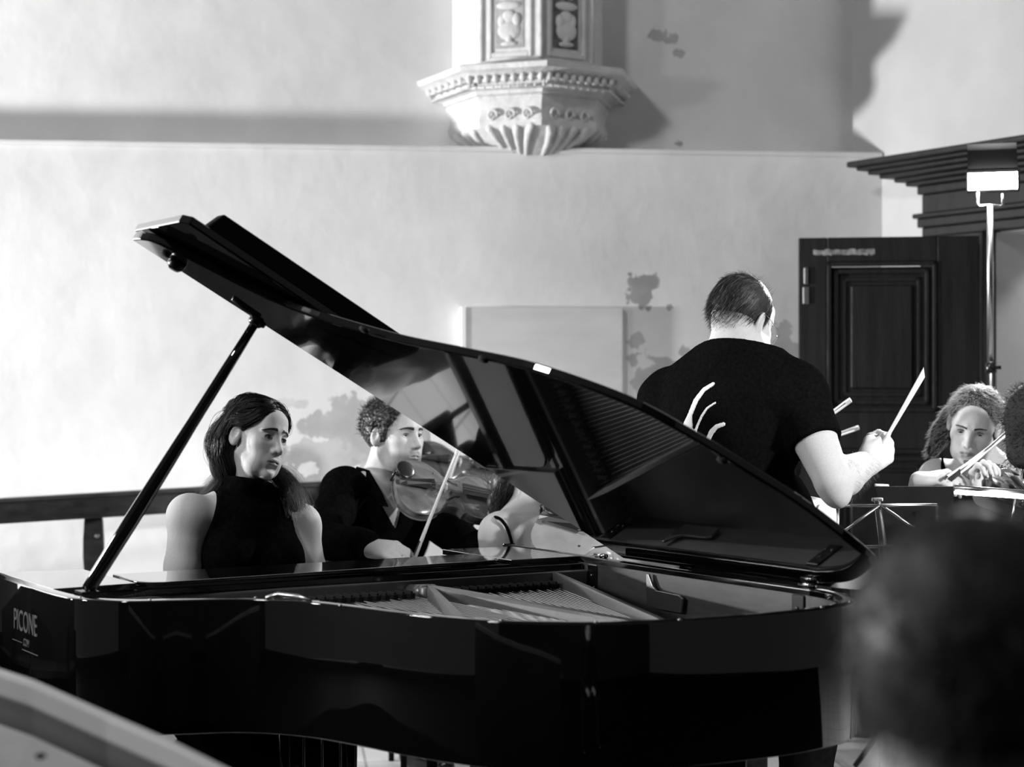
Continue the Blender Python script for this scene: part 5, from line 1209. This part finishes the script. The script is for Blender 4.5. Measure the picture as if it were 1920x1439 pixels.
# listener in the foreground
def listener():
    Y = 1.33; F = Frame(px_pt(1826, 1292, Y), 168, 2, 0, 1.0); fw = FWD(168); rv = unit(np.cross(fw, [0, 0, 1.]))
    nb = F(0, -.03, -.15)-A3([0, 0, .02]); shR = nb+rv*.19-A3([0, 0, .07]); shL = nb-rv*.19-A3([0, 0, .07]); chest = nb-A3([0, 0, .26])
    pelvis = A3([chest[0]-fw[0]*.08, chest[1]-fw[1]*.08, .50]); root = empty('person', A3([pelvis[0], pelvis[1], 0]), 'out of focus grey haired listener in the foreground seen from behind', 'person')
    S = SDF(); head(S, F, True); S.cap(F(0, -.03, -.03), nb, .056, .064, .03); torso(S, nb, chest, pelvis, shL, shR, fw)
    T0 = SDF(); G = SDF(); torso(G, nb, chest, pelvis, shL, shR, fw, g=.016)
    for sh, sx in ((shR, 1), (shL, -1)):
        el = sh+A3([0, 0, -.29])+rv*sx*.03; wr = pelvis+fw*.30+rv*sx*.09+A3([0, 0, .10]); limb(S, sh, el, wr, (.055, .05, .042, .042, .028)); limb(G, sh, el, wr-unit(wr-el)*.03, (.07, .064, .056, .05, .042))
        hand_on(S, wr, wr+fw*.1, A3([0, 0, 1]), [(20, 20, 10)]*4, [(.02, .02, -.006), (.045, .05, -.012), (.06, .08, -.016)], -sx, 1.0)
    G.cap(F(0, -.035, -.105), nb-A3([0, 0, .03]), .068, .085, .03)
    seated_legs(S, T0, pelvis, fw, rv, kz=.47)
    P, Q = orient(S, F.p[2]-.17, .009, .004); o = link_mesh('body', P, None, M['skin_m'], root, True, quads=Q); set_tone(o, face_tone(P, F, True)); eyes(F, o)
    sdf_mesh('jacket', G, .009, M['cloth_dark'], root, post=lambda X, Y_, Z, V: V)
    sdf_mesh('trousers', T0, .01, M['cloth_dark'], root); shoes(root, pelvis, fw, rv)
    Hh = SDF(); cap_hair(Hh, F, .013); ho, HP = sdf_mesh('hair', Hh, .004, M['hair_grey'], root, post=hairline(F, [(0, .064), (36, .054), (58, .020), (66, -.03), (79, -.032), (82, .016), (94, .020), (102, -.03), (112, -.09), (130, -.125), (180, -.13)]))
    comb = lambda q, nr: np.stack([.1*np.sign(q[:, 0]), -.3+0*q[:, 0], -.9+.9*np.clip((q[:, 2]-.06)/.06, 0, 1)], 1)
    strands('hair_strands', hair_field(HP, F, 3500, 6, .028, comb, .3, .3, 3), .0005, mat('listener_hair', .09, .7, spec=.2), ho)
    stool_chair(pelvis, fw, 'dark chair under the listener in the foreground', None)
listener()

# ------------------------------------------------------------------ lamp, stands, rails and other furniture
def led_lamp():
    Y = 6.7; c = px_pt(1861, 340, Y); ft = A3([px_pt(1858, 700, Y)[0], Y, 0])
    st_ = empty('lamp_stand', ft, 'tall silver lamp stand with a black collar in front of the portal', 'stand')
    fork = px_pt(1856, 383, Y)
    mb = MB(); mb.tube([px_pt(1856, 386, Y), px_pt(1856.5, 500, Y), px_pt(1857, 690, Y)], [.0115, .0125, .0125], 12); mb.build('upper_tube', M['nickel'], st_, smooth=True)
    mb = MB(); p = px_pt(1857.5, 690, Y); mb.tube([p+A3([0, 0, .022]), p+A3([0, 0, .018]), p-A3([0, 0, .018]), p-A3([0, 0, .022])], [.012, .021, .021, .016], 14); mb.tube([p, p+A3([.035, -.01, 0])], .007, 8); mb.build('collar', M['satin_black'], st_, smooth=True)
    mb = MB(); mb.tube([p, A3([p[0], p[1], .12])], .017, 12); mb.build('lower_tube', M['satin_black'], st_, smooth=True)
    for a in (20, 140, 260):
        d_ = A3([math.cos(math.radians(a)), math.sin(math.radians(a)), 0]); b_ = A3([p[0], p[1], 0])
        mb = MB(); mb.tube([b_+A3([0, 0, .75]), b_+d_*.55+A3([0, 0, .012])], .011, 8); mb.tube([b_+A3([0, 0, .3]), b_+d_*.32+A3([0, 0, .31])], .007, 6); mb.build('leg', M['satin_black'], st_, smooth=True)
    mb = MB(); yk = [px_pt(x, y, Y) for x, y in ((1834, 362), (1833, 384), (1837, 387), (1856, 385), (1876, 387), (1880, 384), (1879, 364))]; mb.tube(yk, .0042, 8); mb.build('yoke', M['nickel'], st_, smooth=True)
    lp_ = empty('stage_light', c, 'glowing white rectangular lamp panel on top of the silver stand', 'lamp')
    dirn = unit(A3([-.30, -.93, -.16])); rt = unit(np.cross(dirn, [0, 0, 1.])); rt = rt if rt[0] > 0 else -rt; up_ = unit(np.cross(rt, dirn)); up_ = up_ if up_[2] > 0 else -up_; R = basis(rt, -dirn, up_)
    mb = MB(); mb.box(c-dirn*.03, (.185, .05, .085), R); bevel(mb.build('housing', M['satin_black'], lp_), .004)
    mb = MB(); mb.box(c+dirn*-.002, (.172, .006, .066), R); bevel(mb.build('light_panel', emis('lamp_glow', 32), lp_), .004)
    mb = MB(); mb.hexa([c-dirn*.01+rt*x*.088+up_*z for x, z in ((-1, .04), (1, .04))]+[c-dirn*.014+rt*x*.088+up_*z for x, z in ((1, .04), (-1, .04))]+[c+dirn*.03+rt*x*.085+up_*.135 for x in (-1, 1)]+[c+dirn*.026+rt*x*.085+up_*.135 for x in (1, -1)]); mb.build('barn_door', M['matte_black'], lp_)
    for z in (-.033, .033):
        mb = MB(); mb.box(c+dirn*.004+up_*z, (.18, .006, .006), R); mb.build('trim', M['nickel'], lp_)
    l = area('stage_panel_light', c+dirn*.02, c+dirn, .17, 70, .066); 
led_lamp()

def music_stand():
    Y = 5.15; c = px_pt(1700, 940, Y); ft = A3([c[0], c[1]+.05, 0])
    st_ = empty('music_stand', ft, 'solid black music desk turned away, right of the conductor\'s elbow', 'music stand')
    q = [px_pt(1640, 913, Y), px_pt(1788, 913, Y), px_pt(1789, 985, Y-.07), px_pt(1657, 985, Y-.07)]
    mb = MB(); mb.prism([a+A3([0, .003, 0]) for a in q], q); bevel(mb.build('desk', M['matte_black'], st_), .001)
    mb = MB(); mb.hexa([px_pt(1655, 985, Y-.07)+A3([0, 0, 0]), px_pt(1790, 985, Y-.07), px_pt(1790, 985, Y-.02)+A3([0, .06, 0]), px_pt(1655, 985, Y-.02)+A3([0, .06, 0]), px_pt(1655, 981, Y-.07), px_pt(1790, 981, Y-.07), px_pt(1790, 981, Y)+A3([0, .04, 0]), px_pt(1655, 981, Y)+A3([0, .04, 0])]); mb.build('ledge', M['matte_black'], st_)
    mb = MB(); p = px_pt(1722, 960, Y-.06); mb.tube([p, A3([p[0], p[1], .5]), A3([p[0], p[1], .05])], [.009, .009, .013], 10); mb.build('pole', M['satin_black'], st_, smooth=True)
    for a in (90, 210, 330):
        d_ = A3([math.cos(math.radians(a)), math.sin(math.radians(a)), 0]); mb = MB(); mb.tube([A3([p[0], p[1], .12]), A3([p[0], p[1], .0])+d_*.24+A3([0, 0, .01])], .007, 8); mb.build('leg', M['satin_black'], st_, smooth=True)
    pn = empty('pencil', px_pt(1650, 911, Y-.01), 'short white stick lying on the left corner of the black music desk', 'pencil'); mb = MB(); mb.tube([px_pt(1641, 910.5, Y-.005), px_pt(1666, 911.5, Y+.01)], [.0042, .0026], 8); mb.build('shaft', M['pale'], pn, smooth=True)
music_stand()
def wire_stand():
    Y = 4.95; P = lambda x, y, dy=0: px_pt(x, y, Y+dy)
    hub = P(1646, 950); st_ = empty('music_stand', A3([hub[0], hub[1], 0]), 'folding wire music stand with thin crossed bars in front of the black desk', 'music stand')
    for a, b_, w_ in (((1572, 949), (1757, 948), .0040), ((1757, 948), (1756, 1030), .0036), ((1575, 1002), (1650, 948), .0038), ((1650, 948), (1735, 1005), .0038), ((1568, 1028), (1752, 1022), .0042), ((1572, 949), (1570, 1028), .0036)):
        mb = MB(); mb.tube([P(*a), P(*b_)], w_, 8, sx=1.2); mb.build('bar', M['nickel'], st_, smooth=True)
    mb = MB(); mb.tube([P(1578, 998), P(1590, 1006), P(1602, 1018)], [.004, .006, .003], 8); mb.build('clip', M['chrome'], st_, smooth=True)
    mb = MB(); mb.tube([P(1645, 936, .01), P(1646, 942, .01), P(1648, 965, .015), P(1655, 1015, .02), A3([P(1657, 1030)[0], Y+.03, .6])], [.011, .009, .0095, .0105, .010], 12); mb.build('post', M['nickel'], st_, smooth=True)
    mb = MB(); mb.box(P(1645, 938, .01), (.028, .02, .010)); bevel(mb.build('hub', M['nickel'], st_), .003)
    b_ = P(1657, 1030); mb = MB(); mb.tube([A3([b_[0], Y+.03, .62]), A3([b_[0], Y+.03, .15])], .008, 10); mb.build('lower_post', M['satin_black'], st_, smooth=True)
    for a in (80, 200, 320):
        d_ = A3([math.cos(math.radians(a)), math.sin(math.radians(a)), 0]); mb = MB(); mb.tube([A3([b_[0], Y+.03, .36]), A3([b_[0], Y+.03, .008])+d_*.28], .006, 8); mb.build('leg', M['satin_black'], st_, smooth=True)
wire_stand()
def lit_stand():
    Y = 4.85; P = lambda x, y, dy=0: px_pt(x, y, Y+dy)
    st_ = empty('music_stand', A3([*P(1880, 950)[:2], 0]), 'low black music desk at the right edge carrying a bright light bar', 'music stand')
    q = [P(1786, 940), P(1990, 950), P(1990, 1040, -.08), P(1790, 1040, -.08)]
    mb = MB(); mb.prism([a+A3([0, .003, 0]) for a in [P(1786, 990, -.03), P(1990, 996, -.03), q[2], q[3]]], [P(1786, 990, -.03), P(1990, 996, -.03), q[2], q[3]]); mb.build('desk', M['matte_black'], st_)
    p = P(1885, 1000, -.03); mb = MB(); mb.tube([p, A3([p[0], p[1], .05])], .010, 10); mb.build('pole', M['satin_black'], st_, smooth=True)
    for a in (90, 210, 330):
        d_ = A3([math.cos(math.radians(a)), math.sin(math.radians(a)), 0]); mb = MB(); mb.tube([A3([p[0], p[1], .12]), A3([p[0], p[1], .01])+d_*.24], .007, 8); mb.build('leg', M['satin_black'], st_, smooth=True)
    lt = empty('stand_light', P(1860, 920), 'glowing bar lamp clipped above the music desk at the right edge', 'lamp')
    a, b_ = P(1789, 916), P(1922, 926); mb = MB(); mb.tube([a, b_], .0085, 12); mb.build('housing', M['nickel'], lt, smooth=True)
    a2, b2 = P(1790, 923, -.004), P(1922, 932.5, -.004); mb = MB(); mb.tube([a2, b2], .0062, 12); mb.build('tube', emis('bar_glow', 9), lt, smooth=True)
    mb = MB(); mb.tube([P(1905, 925, .01), P(1900, 960, .01), P(1892, 995, -.02)], .004, 8); mb.build('arm', M['satin_black'], lt, smooth=True)
    l = area('stand_light_glow', P(1855, 930, -.02), P(1850, 990, .1), .15, 1.2, .01)
lit_stand()
# page turner's hand below the bar light
def score():
    Y = 5.2; P = lambda x, y, dy=0: px_pt(x, y, Y+dy)
    b_ = empty('score_book', P(1545, 985), 'curved white page edge beyond the piano lid under the conductor\'s elbow', 'book')
    mb = MB(); L_ = [P(1518, 930), P(1514, 1040)]; rings = []
    out = catmull([(1505, 930), (1530, 934), (1552, 940), (1566, 952), (1569, 975), (1567, 1000), (1560, 1030), (1540, 1050)], 5)
    top = [P(x, y) for x, y in out]; mb.prism(top+[P(1500, 1045)], [p+A3([0, .02, 0]) for p in top+[P(1500, 1045)]]); mb.build('page', M['paper'], b_)
    mb = MB(); mb.tube([P(1536, 947, -.004), P(1530, 960, -.004), P(1522, 970, -.004)], .0012, 6); mb.build('page_fold', M['felt'], b_)
    for x, y in ((1541, 976), (1555, 990)):
        mb = MB(); mb.tube([P(x, y, -.005), P(x+3, y-4, -.008), P(x+6, y-5, -.008), P(x+7, y-2, -.008)], .0022, 6); mb.build('clip', M['ebony'], b_, smooth=True)
    mb = MB(); p = P(1520, 1040, .02); mb.tube([p, A3([p[0], p[1], .0])], .01, 8); mb.build('stand_pole', M['satin_black'], b_, smooth=True)
score()
# wooden rail with flat balusters along the wall, left
def wall_rail():
    a = px_pt(-330, 0, 7.30); a[2] = .93; root = empty('balustrade', WW(.3, .3, 0), 'dark wooden rail on flat turned balusters along the wall, left of the piano', 'rail')
    P = lambda x, y, Y: px_pt(x, y, Y)
    def pt(px_, kind):   # rail edge heights read along its length
        Y = np.interp(px_, [-900, 0, 640], [6.9, 7.50, 7.93]); yt = np.interp(px_, [-900, 0, 380, 640], [1010, 936, 914, 903])
        return px_pt(px_, yt+kind, Y)
    xs = [-900, -300, 0, 190, 380, 640]; back = A3([0, .07, 0])
    secs = []
    for x in xs:
        t0 = pt(x, 0); h_ = .102; f_ = A3([0, -.0, 0])
        secs.append([t0+A3([0, .075, 0]), t0+A3([0, -.012, 0]), t0+A3([0, -.018, -.014]), t0+A3([0, -.004, -.024]), t0+A3([0, 0, -h_+.012]), t0+A3([0, -.008, -h_+.008]), t0+A3([0, -.008, -h_]), t0+A3([0, .075, -h_])])
    mb = MB(); mb.loft(secs); o = mb.build('hand_rail', M['rail'], root); bevel(o, .003, 2)
    for x in (-620, -230, 172, 560):
        t0 = pt(x, 0)-A3([0, -.035, .10]); prof = [(.0, .036), (.02, .038), (.09, .042), (.16, .043), (.26, .036), (.36, .028), (.40, .030), (.41, .034), (.43, .034), (.45, .028), (.52, .030)]
        mb = MB(); mb.loft([[t0+A3([sx*w_, sy*.014, -d_]) for sx, sy in ((-1, -1), (1, -1), (1, 1), (-1, 1))] for d_, w_ in prof]); bevel(mb.build('baluster', M['rail'], root), .006)
        mb = MB(); mb.lathe(t0+A3([.018, -.014, -.075]), [(.012, .0), (.012, .004), (.004, .012)], 12, rotm('X', 90)); mb.build('boss', M['nickel'], root, smooth=True)
    secs = []
    for x in xs:
        t0 = pt(x, 0); z = .44; secs.append([A3([t0[0], t0[1]-.02, z]), A3([t0[0], t0[1]+.10, z]), A3([t0[0], t0[1]+.10, 0]), A3([t0[0], t0[1]-.02, 0])])
    mb = MB(); mb.loft(secs); mb.build('plinth', M['rail'], root)
wall_rail()
# polished rail close to the camera, lower left
def front_rail():
    k = 1.32; root = empty('pew', px_pt(150, 1400, 1.9*k)*A3([1, 1, 0]), 'out of focus wooden pew back crossing the lower left foreground', 'pew')
    top = [(-420, 1120, 2.25), (-60, 1243, 2.05), (60, 1283, 1.99), (200, 1345, 1.92), (330, 1402, 1.85), (470, 1472, 1.78), (640, 1570, 1.70)]
    def prof(name, m, sec, z0=None):
        secs = []
        for x, y, Y in top:
            c = px_pt(x, y, Y*k); secs.append([A3([c[0], c[1]+dy, (c[2]+dz if dz > -.9 else .0)]) for dy, dz in sec])
        mb = MB(); mb.loft(secs); return mb.build(name, m, root)
    bevel(prof('top_rail', mat('pale_polished_wood', .52, .3, noise=.1, scale=3), [(-.006, -.002), (.0, .002), (.018, .002), (.024, -.004), (.024, -.034), (.0, -.034), (-.006, -.030)]), .004, 3)
    prof('back_panel', M['frontpanel'], [(.004, -.034), (.022, -.034), (.022, -1), (.004, -1)])
    prof('book_ledge', mat('worn_ledge', .40, .5, noise=.3, scale=3), [(-.16, -.13), (.004, -.075), (.004, -.10), (-.16, -.15)])
    mb = MB(); mb.ell(px_pt(76, 1419, 2.28), (.007, .007, .004)); mb.build('knot', M['felt'], root)
front_rail()
# dark unseen stall added left of the piano to keep its side's reflections dark
def blocker():
    c = A3([-3.15, 5.5, 0]); root = empty('reflection_blocker', c, 'dark unseen stall standing left of the piano', 'blocker'); d_ = unit(A3([-.6, -.8, 0])); R = basis(d_, A3([-d_[1], d_[0], 0]), A3([0, 0, 1.])); dk = mat('blocker_black', .008, .6)
    mb = MB(); mb.box(c+R@A3([0, -.2, .65]), (2.9, .05, 1.3), R); mb.build('back', dk, root)
    mb = MB(); mb.box(c+R@A3([0, .05, .42]), (2.9, .46, .05), R); mb.build('seat', dk, root)
    for x in (-1.43, -.5, .5, 1.43):
        mb = MB(); mb.box(c+R@A3([x, .05, .4]), (.05, .5, .8), R); mb.build('divider', dk, root)
blocker()
